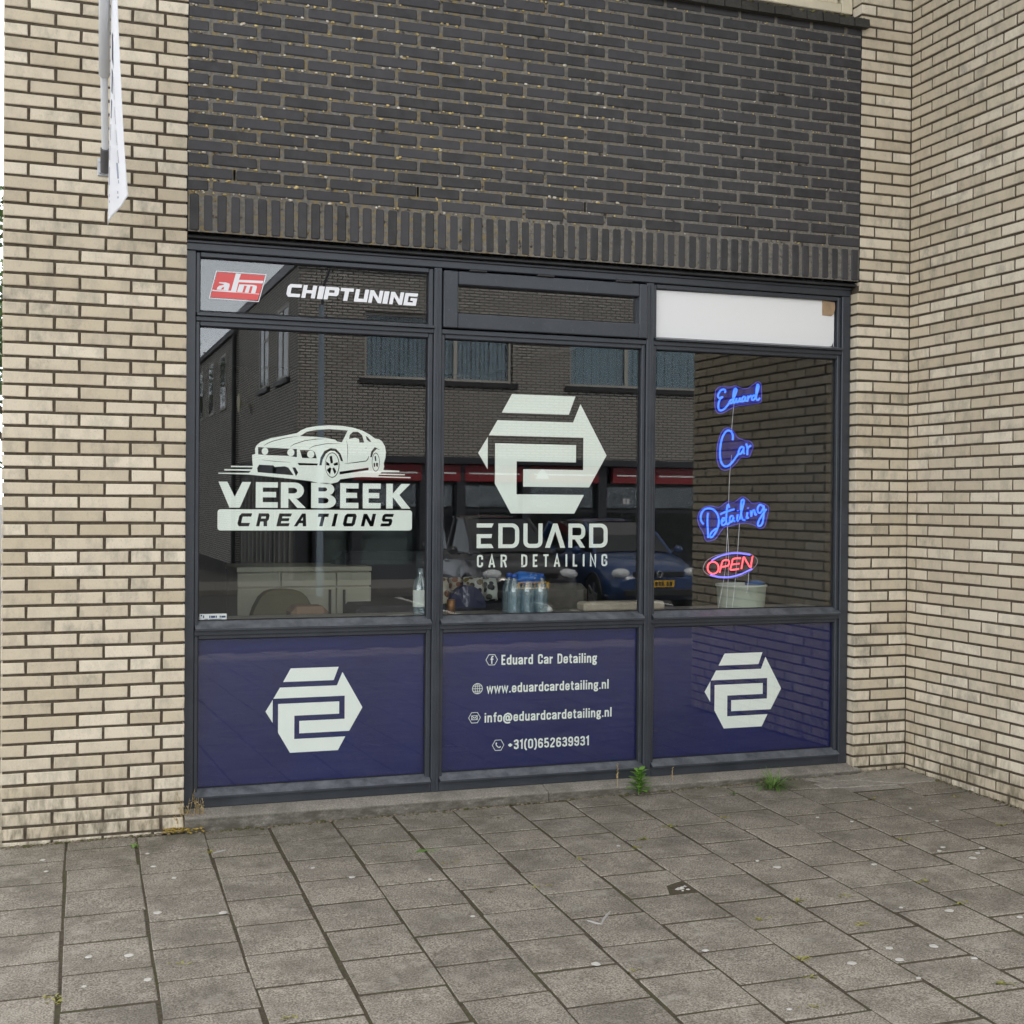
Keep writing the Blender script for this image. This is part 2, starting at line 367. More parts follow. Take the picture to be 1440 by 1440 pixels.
# ------------------------------------------------------------------ brickwork
H = 0.061; XR = 3.937
def _outline(hx, hz, cut, rr, j):
    if cut <= 0: pts = [(-hx,-hz),(hx,-hz),(hx,hz),(-hx,hz)]
    else: pts = [(-hx+cut,-hz),(hx-cut,-hz),(hx,-hz+cut),(hx,hz-cut),(hx-cut,hz),(-hx+cut,hz),(-hx,hz-cut),(-hx,-hz+cut)]
    return [(x+rr.uniform(-j, j), z+rr.uniform(-j, j)) for x, z in pts]
_bm = {}
def brick_mesh(L, h, depth, cut, cham, j, var, mat):
    k = (round(L, 3), round(h, 4), depth, cut, var, mat.name)
    if k in _bm: return _bm[k]
    rr = random.Random(hash(k[:5]) & 0xffff); o = _outline(L/2, h/2, cut, rr, j); n = len(o)
    vs = [(x, depth, z) for x, z in o] + [(x, cham, z) for x, z in o]
    vs += [(x - math.copysign(min(cham*1.3, abs(x)), x), 0 + rr.uniform(-.0006, .0006), z - math.copysign(cham*1.3, z)) for x, z in o]
    fs = [tuple(range(n-1, -1, -1)), tuple(range(2*n, 3*n))]
    for a in (0, 1):
        fs += [(a*n+i, a*n+(i+1) % n, (a+1)*n+(i+1) % n, (a+1)*n+i) for i in range(n)]
    mb = MB(); mb.add(vs, fs); me = mb.mesh('brick'); me.materials.append(mat); _bm[k] = me; return me
VARIANTS = 7
def lay_bricks(parent, specs, mat, face='y', plane=0.0, depth=.09, cut=0, cham=.0026, j=.0013, limit=300, name='brick', proud=.0022):
    """specs: (centre along the wall, centre z, length, height). The ones that show largest become parts; the rest one 'stuff' part."""
    L = []
    for (a, z, ln, h) in specs:
        p = (a, plane, z) if face == 'y' else (plane, a, z)
        d = (Vector(p)-CAM).length
        L.append((0 if inview(p, 30) else 1, d, p, ln, h))
    L.sort(key=lambda t: (t[0], t[1])); rest = MB(); n = 0
    rr = random.Random(len(specs))
    for (hid, d, p, ln, h) in L:
        off = rr.uniform(-proud, proud)
        me = brick_mesh(ln, h, depth, cut, cham, j, rr.randrange(VARIANTS), mat)
        if not hid and n < limit:
            q = (p[0], p[1]+off, p[2]) if face == 'y' else (p[0]+off, p[1], p[2])
            o = link(name, me, mat, parent, q); n += 1
            o.rotation_euler = (0, rr.uniform(-.0025, .0025), 0 if face == 'y' else -math.pi/2)
        else:
            vs = []
            for v in me.vertices:
                x, y, zz = v.co
                vs.append((p[0]+x, p[1]+y+off, p[2]+zz) if face == 'y' else (p[0]+y+off, p[1]-x, p[2]+zz))
            rest.add(vs, [tuple(f.vertices) for f in me.polygons])
    if rest.v: part('brickwork', rest, mat, parent, kind='stuff')

def row_specs(x0, x1, joints, z, h, jw):
    xs = [x0] + list(joints) + [x1]; out = []
    for i in range(len(xs)-1):
        a = xs[i] + (jw/2 if i else 0); b = xs[i+1] - (jw/2 if i < len(xs)-2 else 0)
        if b - a > .02: out.append(((a+b)/2, z, b-a, h))
    return out

ZTOP = 4.47
NR = int(round(ZTOP/H))
JH, JB = .0128, .0126
# left pier (three stretchers and a bat, seen on the corner of the building)
pier = thing('brick_pier', 'pale yellow brick pier left of the shop window carrying the flag pole', 'wall', (-.39, 0, 0))
S = []
for k in range(-2, NR):
    js = (-.57, -.354, -.136) if k % 2 else (-.682, -.464, -.244, -.101)
    S += row_specs(-.785, 0, js, k*H + H/2, H-JB, JH)
mb = MB(); mb.box(-.7775, -.0075, .0075, .30, -.3, ZTOP); part('mortar_core', mb, MY, pier)
lay_bricks(pier, S, YB)
# right pier
pier2 = thing('brick_pier', 'narrow pale yellow brick pier between the shop window and the inner corner', 'wall', (3.77, 0, 0))
S = []
for k in range(-1, NR):
    x0 = 3.600 if (k+1)*H < 2.745 else 3.613
    S += row_specs(x0, XR+.002, (3.708,) if k % 2 else (3.822,), k*H + H/2, H-JB, JH)
mb = MB(); mb.box(3.6075, XR+.05, .0075, .30, -.3, 2.72); mb.box(3.62, XR+.05, .0075, .30, 2.72, ZTOP); part('mortar_core', mb, MY, pier2)
lay_bricks(pier2, S, YB)
# the wing that comes forward on the right
WEND = -2.36
wing = thing('brick_wall', 'long pale yellow brick wall of the projecting wing at right angles to the shop', 'wall', (XR, -1.2, 0))
S = []
for k in range(-1, NR):
    y0 = .0826 if k % 2 else .1803
    js = []; y = y0
    while y < -WEND-.04: js.append(-y); y += .22
    S += [((a), z, l, h) for (a, z, l, h) in row_specs(WEND, -.0065, sorted(js), k*H + H/2, H-JB, JH)]
mb = MB(); mb.box(XR+.0075, XR+.28, WEND+.0075, .1, -.3, ZTOP); part('mortar_core', mb, MY, wing)
lay_bricks(wing, S, YB, face='x', plane=XR)
# dark brick infill over the window, with a soldier course
ZS0, ZS1 = 2.742, 2.922
infill = thing('brick_wall', 'dark anthracite brick wall above the shop window, mortar stained with lichen', 'wall', (1.8, 0, ZS0))
S = []; weeps = []
for k in range(0, 20):
    if ZS1+(k+1)*H > 4.15: break
    z = ZS1 + .0015 + k*H + H/2
    js = [.1027+.22*i for i in range(16)] if k % 2 == 0 else [.2127+.22*i for i in range(16)]
    if k == 1: weeps = [(js[i], z) for i in (0, 4, 8, 12, 15)]
    S += row_specs(.002, 3.612, js, z, H-.0142, .0175)
lay_bricks(infill, S, DB, cut=.0045, cham=.0035, j=.0016, proud=.0022)
def plate(mb, x0, x1, z0, z1, y, holes, hw, hh, deep):
    """Mortar face at plane y with real openings (open perpends) going back."""
    xs = [x0]; 
    zs = sorted({z0, z1} | {holes[0][1]-hh/2, holes[0][1]+hh/2}) if holes else [z0, z1]
    for i in range(len(zs)-1):
        za, zb = zs[i], zs[i+1]
        cut = holes and abs((za+zb)/2 - holes[0][1]) < hh/2
        segs = []; a = x0
        if cut:
            for (hx, hz) in holes: segs.append((a, hx-hw/2)); a = hx+hw/2
        segs.append((a, x1))
        for (a, b) in segs: mb.add([(a,y,za),(b,y,za),(b,y,zb),(a,y,zb)], [(0,1,2,3)])
    for (hx, hz) in holes or []:
        a, b, c, d = hx-hw/2, hx+hw/2, hz-hh/2, hz+hh/2
        mb.add([(a,y,c),(b,y,c),(b,y,d),(a,y,d),(a,deep,c),(b,deep,c),(b,deep,d),(a,deep,d)], [(0,4,5,1),(1,5,6,2),(2,6,7,3),(3,7,4,0),(4,7,6,5)])
mb = MB(); plate(mb, 0, 3.613, ZS0, 4.13, .0042, weeps, .0115, H-.012, .075)
mb.box(0, 3.613, .08, .30, 2.72, 4.13)
me = mb.mesh('mortar_face', fix=False); link('mortar_face', me, MD, infill)
S = [((i+.5)*3.61/58+.001, (ZS0+ZS1)/2-.001, 3.61/58-.0195, ZS1-ZS0-.012) for i in range(58)]
lay_bricks(infill, S, DB, cut=.006, cham=.004, j=.0012, name='soldier_brick', proud=.002)
for x in (.0005, 3.6125):
    mb = MB(); mb.box(x-.004, x+.004, .002, .03, ZS0, 4.12, .001); part('movement_joint', mb, BLACK, infill)
# crumbs of lichen and lime sitting on the bed joints of the dark wall
mb = MB(); mb2 = MB(); rr = random.Random(5)
for i in range(950):
    k = rr.randrange(0, 20); x = 3.55*rr.random()**1.25; z = ZS1 + .0015 + k*H + rr.uniform(-.004, .006)
    r = rr.uniform(.0018, .0068)*(1.0 if x < 2.2 else .6)
    (mb if rr.random() < .62 else mb2).blob((x, .0015, z), (r*rr.uniform(.9, 2.2), .003, r), i, .3, 5, 4)
part('lichen', mb, plain('ochre_lichen', (.46, .36, .16), .95, var=.5, vscale=40), infill, kind='stuff')
part('lime_crumbs', mb2, plain('pale_lime', (.52, .48, .40), .95, var=.4, vscale=40), infill, kind='stuff')

# rest of the building shell above and around the picture
shell = thing('brick_building', 'upper storey and roof of the yellow brick shop building', 'building', (1.6, 2, 4.2))
FB = mat_farbrick('upper_brickwork', (.5, .42, .3), (.58, .5, .37), (.09, .075, .055)); FBY = mat_farbrick('wing_upper_brickwork', (.5, .42, .3), (.58, .5, .37), (.09, .075, .055), 'Y')
mb = MB(); mb.box(-.785, .30, .0, .30, ZTOP+.002, 6.6); mb.box(3.61, XR+.26, 0, .30, ZTOP+.002, 6.6); mb.box(.302, 3.608, 0, .30, 5.75, 6.6); part('upper_wall', mb, FB, shell)
mb = MB(); mb.box(XR, XR+.28, WEND, -.003, ZTOP+.002, 6.6); part('wing_upper_wall', mb, FBY, shell)
mb = MB(); mb.box(-.785, -.5, .305, 9, -.3, 6.6); part('end_wall', mb, FBY, shell)
mb = MB(); mb.box(-.9, 9, WEND-.1, 9, 6.602, 6.75); part('roof', mb, LEAD, shell)
mb = MB(); mb.box(XR+.282, 9, WEND, WEND+.28, -.3, 6.6); part('wing_front_wall', mb, FB, shell)

# upper window: bottom of its cream frame and the mossy brick sill
CREAM = plain('cream_window_paint', (.70, .62, .45), .4, var=.08)
uw = thing('upper_window', 'cream painted upstairs window on a mossy dark brick sill', 'window', (1.95, .1, 4.17))
mb = MB(); mb.box(3.535, 3.606, .08, .14, 4.235, 5.74, .004); mb.box(.30, 3.533, .08, .14, 4.235, 4.285, .004); mb.box(.3, 3.53, .08, .14, 5.68, 5.74, .004); part('frame', mb, CREAM, uw)
mb = MB(); mb.box(.36, 3.515, .09, .13, 4.287, 4.315, .003); mb.box(3.505, 3.533, .09, .13, 4.316, 5.67, .003); part('sash', mb, CREAM, uw)
mb = MB(); mb.box(.36, 3.504, .105, .111, 4.316, 5.67); part('pane', mb, GLASS, uw)
mb = MB()
for i in range(60): mb.box(.4+i*.052, .4+i*.052+.04, .2, .203, 4.3, 5.6)
part('blind', mb, plain('grey_blind', (.45, .47, .48), .7), uw)
mb = MB(); mb.box(.32, 3.6, .35, .36, 4.25, 5.74); part('room_backing', mb, BLACK, uw)
SILLM = mat_conc('mossy_sill_brick', (.055, .052, .045)); sme = []
for i in range(35):
    x0 = .14 + i*.1; mb = MB(); a = rr.uniform(-.004, .004)
    mb.prism([(-.045+a, 4.122), (.16, 4.14), (.16, 4.205), (-.04+a, 4.172+a)], 'x', x0, min(x0+.095, 3.632)); part('sill_brick', mb, SILLM, uw)
mb = MB()
for i in range(160):
    x = rr.uniform(2.2, 3.6); r = rr.uniform(.003, .011); mb.blob((x, rr.uniform(-.045, .01), 4.170+rr.uniform(-.006, .004)), (r*1.6, r, r*.7), i, .35, 6, 4)
part('moss', mb, plain('sill_moss', (.10, .095, .045), 1, var=.6, vscale=50), uw, kind='stuff')

# ------------------------------------------------------------------ ground
def grid(name, x0, x1, y0, y1, nx, ny, dz, mat, skip=None):
    mb = MB(); vs = []; fs = []
    for j in range(ny+1):
        for i in range(nx+1):
            x = x0+(x1-x0)*i/nx; y = y0+(y1-y0)*j/ny; vs.append((x, y, zg(x, y)+dz))
    for j in range(ny):
        for i in range(nx): fs.append((j*(nx+1)+i, j*(nx+1)+i+1, (j+1)*(nx+1)+i+1, (j+1)*(nx+1)+i))
    mb.add(vs, fs); o = link(name, mb.mesh(name, fix=False), mat); o['kind'] = 'structure'; return o
ASPH = N('asphalt'); _p = ASPH.coord('pos'); ASPH.col(ASPH.mix(ASPH.ramp(ASPH.noise(_p, 90, 4, .7), .35, .65), (.04, .04, .042), (.085, .083, .08))); ASPH.rough(.9); ASPH.bump(ASPH.noise(_p, 150, 3), .4, .004); ASPH = ASPH.m
grid('ground', -400, 400, -400, 400, 160, 160, -.07, ASPH)
GZ = -.172-.068
pave = grid('pavement', -8, XR+8, -8.5, .12, 60, 60, -.0022, SOIL)
# slab lattice read off the photograph: 0.2975 m pitch, turned 1.5 degrees to the facade
T = .2975; TH = .027
ex = Vector((math.cos(TH), -math.sin(TH))); ey = Vector((-math.sin(TH), -math.cos(TH)))   # ey runs away from the facade
O = Vector((-.571, -2.3)) - ey*2.3                                                         # start of joint line 0 at the facade
def clip(poly, a, b, c):
    """keep a*x+b*y<=c"""
    out = []
    for i in range(len(poly)):
        p, q = poly[i], poly[(i+1) % len(poly)]; dp, dq = a*p[0]+b*p[1]-c, a*q[0]+b*q[1]-c
        if dp <= 0: out.append(p)
        if dp*dq < 0: t = dp/(dp-dq); out.append((p[0]+(q[0]-p[0])*t, p[1]+(q[1]-p[1])*t))
    return out
SILLY = -.036
patch_poly = [(3.20, SILLY-.012), (3.925, SILLY-.012), (3.925, -.36), (3.62, -.33), (3.30, -.26), (3.18, -.15)]
HOLE = PG(950, 1246)
def slab_mesh(mb, poly, dz, rr, base, tilt=(0, 0)):
    n = len(poly); cx = sum(p[0] for p in poly)/n; cy = sum(p[1] for p in poly)/n
    def ins(p, d):
        v = Vector((cx-p[0], cy-p[1])); l = v.length; return (p[0]+v.x/l*d, p[1]+v.y/l*d)
    top = [ins(p, .0055) for p in poly]; z = lambda p: zg(*p)+dz+tilt[0]*(p[0]-cx)+tilt[1]*(p[1]-cy)
    vs = [(p[0]-base[0], p[1]-base[1], zg(*p)-.05-base[2]) for p in poly] + [(p[0]-base[0], p[1]-base[1], z(p)-.0035-base[2]) for p in poly] + [(p[0]-base[0], p[1]-base[1], z(p)-base[2]) for p in top]
    fs = [tuple(range(2*n, 3*n))] + [(a*n+i, a*n+(i+1) % n, (a+1)*n+(i+1) % n, (a+1)*n+i) for a in (0, 1) for i in range(n)]
    mb.add(vs, fs)
slabs = []; rest = MB(); rr = random.Random(21)
for k in range(-14, 26):
    st = .148 if k % 2 == 0 else 0.0
    for r in range(-1, 27):
        g = .0046 + rr.uniform(-.0012, .0022)
        s0 = r*T + st - .005; j1 = rr.uniform(-.004, .004)
        c4 = []
        for (a, b) in ((k*T+g+j1, s0+g*1.35), ((k+1)*T-g+j1, s0+g*1.35), ((k+1)*T-g+j1, s0+T-g*1.35), (k*T+g+j1, s0+T-g*1.35)):
            p = O + ex*a + ey*b; c4.append((p.x+rr.uniform(-.002, .002), p.y+rr.uniform(-.002, .002)))
        poly = c4
        cx = sum(p[0] for p in poly)/4; cy = sum(p[1] for p in poly)/4
        if cx > -.1 and cx < 3.75: poly = clip(poly, 0, 1, SILLY-.006)
        elif cx <= -.1: poly = clip(poly, 0, 1, -.008)
        if poly and cy > WEND-.1: poly = clip(poly, 1, 0, XR-.012)
        if len(poly) < 3: continue
        A = abs(sum(poly[i][0]*poly[(i+1) % len(poly)][1]-poly[(i+1) % len(poly)][0]*poly[i][1] for i in range(len(poly))))/2
        cx = sum(p[0] for p in poly)/len(poly); cy = sum(p[1] for p in poly)/len(poly)
        if A < .004 or cx > XR+6 or cx < -7: continue
        if cy > WEND-.05 and cx > XR-.01: continue
        if cx > 3.22 and cy > -.30: continue
        if (cx-HOLE.x)**2 + (cy-HOLE.y-.03)**2 < .30**2 and len(poly) == 4:          # chip the corner beside the hole
            for i, p in enumerate(poly):
                if (p[0]-HOLE.x)**2 + (p[1]-HOLE.y)**2 < .13**2 and cx < HOLE.x and cy > HOLE.y-.02:
                    a, b = poly[i-1], poly[(i+1) % 4]
                    poly = poly[:i] + [(p[0]+(a[0]-p[0])*.5, p[1]+(a[1]-p[1])*.5), (p[0]+(a[0]-p[0])*.36+(b[0]-p[0])*.30, p[1]+(a[1]-p[1])*.36+(b[1]-p[1])*.30), (p[0]+(b[0]-p[0])*.42, p[1]+(b[1]-p[1])*.42)] + poly[i+1:]; break
        d = (Vector((cx, cy, 0))-CAM).length; vis = any(inview((p[0], p[1], zg(*p)), 5) for p in poly + [(cx, cy)])
        slabs.append((0 if vis else 1, d, poly, cx, cy))
slabs.sort(key=lambda t: (t[0], t[1])); n = 0
for (hid, d, poly, cx, cy) in slabs:
    dz = rr.uniform(-.0005, .0016); tilt = (rr.uniform(-.0035, .0035), rr.uniform(-.0035, .0035))
    if not hid and n < 298:
        mb = MB(); base = (cx, cy, zg(cx, cy)); slab_mesh(mb, poly, dz, rr, base, tilt); link('paving_slab', mb.mesh('paving_slab'), SLAB, pave, base); n += 1
    else: slab_mesh(rest, poly, dz, rr, (0,0,0), tilt)
part('far_paving', rest, SLAB, pave, kind='stuff')
mb = MB(); slab_mesh(mb, [(3.19, SILLY-.012), (3.925, SILLY-.012), (3.925, -.40), (3.19, -.36)], -.0012, rr, (0,0,0)); part('concrete_bed', mb, PATCH, pave)
# mortared patch in the inner corner: three broken pieces
for poly in ([(3.23, SILLY-.01), (3.60, SILLY-.01), (3.62, -.008), (3.925, -.008), (3.925, -.10), (3.50, -.155), (3.30, -.16)],
             [(3.51, -.163), (3.925, -.108), (3.925, -.33), (3.72, -.315), (3.60, -.24)],
             [(3.24, -.17), (3.495, -.165), (3.585, -.25), (3.70, -.318), (3.42, -.292), (3.24, -.27)]):
    mb = MB(); slab_mesh(mb, poly, .004, rr, (0,0,0)); part('concrete_patch', mb, PATCH, pave)
# grit, crumbled mortar and moss collected along the foot of the walls
mb = MB(); mb2 = MB(); r8 = random.Random(88)
for i in range(1500):
    c_ = r8.random()
    if c_ < .2: x, y = r8.uniform(-.79, 0), -.006-abs(r8.gauss(0, .014))
    elif c_ < .62: x, y = r8.uniform(.02, 3.6), SILLY-.004-abs(r8.gauss(0, .014))
    elif c_ < .70: x, y = r8.uniform(3.62, 3.93), -.008-abs(r8.gauss(0, .02))
    else: x, y = XR-.006-abs(r8.gauss(0, .02)), r8.uniform(-2.2, -.02)
    q = r8.uniform(.0018, .0065)*(1.5 if r8.random() < .06 else 1)
    (mb2 if r8.random() < .35 else mb).blob((x, y, zg(x, y)+q*.3), (q*r8.uniform(1, 1.9), q*r8.uniform(.8, 1.4), q*.7), i, .35, 6, 4)
part('grit', mb, plain('wall_foot_grit', (.17, .14, .10), .95, var=.55, vscale=60), pave, kind='stuff')
part('wall_foot_moss', mb2, plain('wall_foot_moss', (.075, .075, .025), 1, var=.5, vscale=60), pave, kind='stuff')
# rubble in the hole, gum spots, droppings
mb = MB()
for i, (u, v, r) in enumerate(((958,1249,.012), (963,1246,.008), (953,1250,.010), (968,1250,.007), (960,1252,.006))):
    p = PG(u, v); mb.blob((p.x, p.y, p.z-.004), (r*1.2, r, r*.8), i, .35)
solo('rubble', mb, plain('pale_rubble', (.42, .40, .37), .9, var=.3, vscale=60), 'few pale stones lying in the broken corner of a paving slab', 'stones')
GUM = plain('old_chewing_gum', (.46, .445, .41), .8, var=.15, vscale=40); mb = MB()
gum = [(60,1210),(65,1226),(216,1219),(245,1235),(314,1284),(221,1284),(208,1378),(182,1344),(125,1346),(495,1234),(605,1237),(665,1289),(1065,1211),(1093,1220),(1198,1156),(1318,1155),(1326,1192),(1321,1197),(1381,1193),(1375,1200),(1368,1207),(1229,1216),(1267,1277),(1335,1281),(1434,1290),(1251,1334),(1313,1331),(1265,1350),(1370,1348),(1198,1355),(1292,1376),(992,1337),(838,1356),(1280,1137),(207,1201),(1150,1150),(440,1221),(870,1190),(118,1388),(1110,1420)]
for i, (u, v) in enumerate(gum):
    p = PG(u, v); r = rr.choice((.009, .012, .014, .017)) if i < 34 else .009; a0 = rr.random()*6; n = 11
    ring = [(p.x+r*rr.uniform(.8, 1.2)*math.cos(a0+2*math.pi*k/n), p.y+r*rr.uniform(.7, 1.1)*math.sin(a0+2*math.pi*k/n)) for k in range(n)]
    mb.add([(x, y, zg(x, y)+.0015) for x, y in ring] + [(p.x+(x-p.x)*.7, p.y+(y-p.y)*.7, zg(x, y)+.0038) for x, y in ring], [tuple(range(n, 2*n))] + [(k, (k+1) % n, n+(k+1) % n, n+k) for k in range(n)])
part('gum_spots', mb, GUM, pave, kind='stuff')
mb = MB()
for path in ([(826,1295),(838,1299),(846,1300)], [(846,1300),(850,1292),(858,1282)], [(300,1200),(309,1198),(317,1196)]):
    pts = [PG(u, v) for u, v in path]; mb.tube([(p.x, p.y, p.z+.001) for p in pts], [.003, .0055, .003], 6)
part('bird_droppings', mb, plain('dropping_white', (.34, .33, .31), .8), pave, kind='stuff')

# ------------------------------------------------------------------ shop front
front = thing('shop_front', 'anthracite painted timber shop front of three glazed bays', 'shop front', (1.8, .06, .075))
FY, GY0, GY1, DY = .060, .100, .106, .1078
cols = [(.048, 1.196), (1.236, 2.352), (2.394, 3.545)]            # clear between posts
glassx = [(.068, 1.172), (1.256, 2.331), (2.414, 3.524)]
rows = [(.120, .882, .158, .860), (.900, 2.345, .942, 2.320), (2.362, 2.664, 2.388, 2.640)]   # sill foot, head, glass bottom, glass top
for (a, b, nm) in ((.0, .048, 'post'), (1.196, 1.236, 'mullion'), (2.352, 2.394, 'mullion'), (3.545, 3.5985, 'post')):
    mb = MB(); mb.box(a, b, FY, .15, .076, 2.664, .003)
    if nm == 'mullion': mb.box((a+b)/2-.0025, (a+b)/2+.0025, FY-.004, FY+.01, .09, 2.655, .001)
    part(nm, mb, FRAME, front)
for (a, b) in cols:
    mb = MB(); mb.box(a+.0006, b-.0006, FY+.002, .15, .076, .122, .003); part('bottom_rail', mb, FRAME, front)
    for z0, z1 in ((.878, .902), (2.341, 2.364)):
        mb = MB(); mb.box(a+.0006, b-.0006, FY+.002, .15, z0, z1, .003); part('transom', mb, FRAME, front)
mb = MB(); mb.box(0, 3.5985, FY, .15, 2.666, 2.714, .004); mb.box(.004, 3.594, FY-.012, FY-.0005, 2.700, 2.712, .002); part('head_rail', mb, FRAME, front)
mb = MB(); mb.prism([(.015, 2.7165), (.15, 2.7165), (.15, 2.741), (.05, 2.741), (.022, 2.727)], 'x', .003, 3.607); part('flashing', mb, LEAD, front)
pane_of = {}
for c, (a, b) in enumerate(cols):
    ga, gb = glassx[c]
    for r, (zf, zh, g0, g1) in enumerate(rows):
        if r == 2 and c == 1: continue
        for (x0, x1) in ((a+.0012, ga), (gb, b-.0012)):
            mb = MB(); mb.box(x0, x1, FY+.014, .115, zf+.004, zh-.004, .003); part('glazing_bead', mb, FRAME, front)
        mb = MB(); mb.box(ga+.0006, gb-.0006, FY+.014, .115, g1, zh-.002, .003); part('glazing_bead', mb, FRAME, front)
        mb = MB(); mb.prism([(FY-.020, zf+.003), (FY-.020, zf+.012), (GY0-.001, g0+.002), (.115, g0+.002), (.115, zf+.003)], 'x', a+.004, b-.004); part('glazing_sill', mb, FRAME, front)
        if r == 2 and c == 2: continue
        mb = MB(); mb.box(ga-.006, gb+.006, GY0, GY1, g0-.004, g1+.006)
        pane_of[r, c] = part('pane', mb, GLASS2 if r == 0 else GLASS, front)
        vs0 = []
        for (yy, o_) in ((GY0-.0035, 0), (GY0-.0035, .0045), (GY0-.0002, .0045), (GY0-.0002, 0)): vs0 += [(ga+o_, yy, g0+.003+o_), (gb-o_, yy, g0+.003+o_), (gb-o_, yy, g1-o_), (ga+o_, yy, g1-o_)]
        mb = MB(); mb.add(vs0, [(q*4+k, q*4+(k+1) % 4, ((q+1) % 4)*4+(k+1) % 4, ((q+1) % 4)*4+k) for q in range(4) for k in range(4)]); part('gasket', mb, BLACK, front)
        if r == 0:
            mb = MB(); mb.box(ga-.005, gb+.005, .1098, .1116, g0-.004, g1+.005); part('window_film', mb, FILM, pane_of[r, c], label='navy blue film behind the lower pane')
# top hung vent sash in the middle bay
mb = MB()
mb.box(1.2395, 1.3135, .042, .098, 2.371, 2.652, .004)
vs_ = part('vent_sash', mb, FRAME, front, label='top hung vent window in the middle bay')
mb = MB(); mb.box(2.301, 2.3485, .042, .098, 2.371, 2.652, .004); part('sash_stile', mb, FRAME, vs_)
mb = MB(); mb.box(1.314, 2.3005, .0425, .098, 2.371, 2.4445, .004); part('sash_rail', mb, FRAME, vs_)
mb = MB(); mb.box(1.314, 2.3005, .0425, .098, 2.5865, 2.652, .004); part('sash_rail', mb, FRAME, vs_)
mb = MB(); mb.box(1.31, 2.304, .082, .088, 2.44, 2.59); part('pane', mb, GLASS, vs_)
for u in (672, 767, 877):
    p = PW(u, 386+(u-672)*.066, .045); mb = MB(); mb.box(p.x-.045, p.x+.045, .032, .056, 2.653, 2.663, .002); mb.tube([(p.x-.04, .034, 2.658), (p.x+.04, .034, 2.658)], .005, 8); part('hinge', mb, LEAD, vs_)
# white board in the top right light, with its torn corner and a bit of cardboard
mb = MB(); mb.prism([(2.416, 2.379), (3.46, 2.386), (3.500, 2.392), (3.512, 2.42), (3.514, 2.572), (3.44, 2.575), (3.436, 2.641), (2.416, 2.636)], 'y', .0955, .1015)
part('white_board', mb, plain('white_board', (.82, .82, .81), .55), front, label='white board closing the top right light')
mb = MB(); mb.prism([(3.436, 2.560), (3.492, 2.557), (3.508, 2.568), (3.517, 2.60), (3.514, 2.634), (3.436, 2.640)], 'y', .090, .0945)
part('cardboard', mb, plain('brown_cardboard', (.36, .25, .15), .9, var=.15, vscale=30), front, label='torn piece of brown cardboard')
mb = MB(); mb.box(3.516, 3.519, .103, .108, 2.388, 2.63); part('pane_edge', mb, VINYLW, front)
mb = MB(); mb.box(2.41, 3.53, .14, .145, 2.37, 2.66); part('dark_void_sheet', mb, BLACK, front)  # black sheet painted as the dark void seen through the gap

# stone sill under the shop front, two lengths
sill = thing('stone_sill', 'weathered concrete sill under the shop front, laid in two lengths', 'sill', (1.8, 0, -.02))
JX = PW(772, 1108, SILLY).x
for a, b in ((.004, JX-.002), (JX+.002, 3.624)):
    mb = MB(); mb.prism([(SILLY, -.08), (SILLY, .050), (SILLY+.008, .056), (.058, .0755), (.16, .0755), (.16, -.08)], 'x', a, min(b, 3.598)); 
    if b > 3.6: mb.prism([(SILLY, -.08), (SILLY, .050), (SILLY+.008, .056), (-.002, .066), (-.002, -.08)], 'x', 3.598, 3.624)
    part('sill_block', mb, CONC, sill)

# ------------------------------------------------------------------ vinyl lettering
def fill(name, loops, mat, parent, y, thick=.0004, label=None):
    """Flat cut vinyl: closed loops (x, z), even-odd filled, at plane y."""
    cu = bpy.data.curves.new(name, 'CURVE'); cu.dimensions = '2D'; cu.fill_mode = 'BOTH'; cu.extrude = thick/2
    for lp in loops:
        s = cu.splines.new('POLY'); s.points.add(len(lp)-1); s.use_cyclic_u = True
        for p, q in zip(s.points, lp): p.co = (q[0], q[1], 0, 1)
    ob = bpy.data.objects.new(name, cu); COL.objects.link(ob)
    me = bpy.data.meshes.new_from_object(ob.evaluated_get(bpy.context.evaluated_depsgraph_get()))
    bpy.data.objects.remove(ob); bpy.data.curves.remove(cu)
    me.transform(Matrix.Rotation(math.pi/2, 4, 'X')); me.transform(Matrix.Translation((0, y, 0)))
    me.name = name; me.materials.clear()
    return link(name, me, mat, parent, None, label)
def stroke(mb, pts, wd, y, closed=False):
    """Mitred ribbon of width wd along pts (x, z)."""
    P = [Vector(p) for p in pts]; n = len(P); L = []; R = []
    for i in range(n):
        a = P[i-1] if (i or closed) else None; b = P[(i+1) % n] if (i < n-1 or closed) else None
        d0 = (P[i]-a).normalized() if a is not None else (b-P[i]).normalized(); d1 = (b-P[i]).normalized() if b is not None else d0
        n0 = Vector((-d0.y, d0.x)); n1 = Vector((-d1.y, d1.x)); m = (n0+n1)
        m = m.normalized() if m.length > 1e-6 else n0; k = wd/2/max(.45, m.dot(n0)); L.append(P[i]+m*k); R.append(P[i]-m*k)
    vs = [(p.x, y, p.y) for p in L] + [(p.x, y, p.y) for p in R]; e = n if closed else n-1
    mb.add(vs, [(i, n+i, n+(i+1) % n, (i+1) % n) for i in range(e)])
def rrect(x0, y0, x1, y1, r, k=4):
    out = []
    for (cx, cy, a0) in ((x1-r, y1-r, 0), (x0+r, y1-r, 90), (x0+r, y0+r, 180), (x1-r, y0+r, 270)):
        for i in range(k+1): a = math.radians(a0+90*i/k); out.append((cx+r*math.cos(a), cy+r*math.sin(a)))
    return out
def ell(cx, cy, rx, ry, n=28): return [(cx+rx*math.cos(2*math.pi*i/n), cy+ry*math.sin(2*math.pi*i/n)) for i in range(n)]
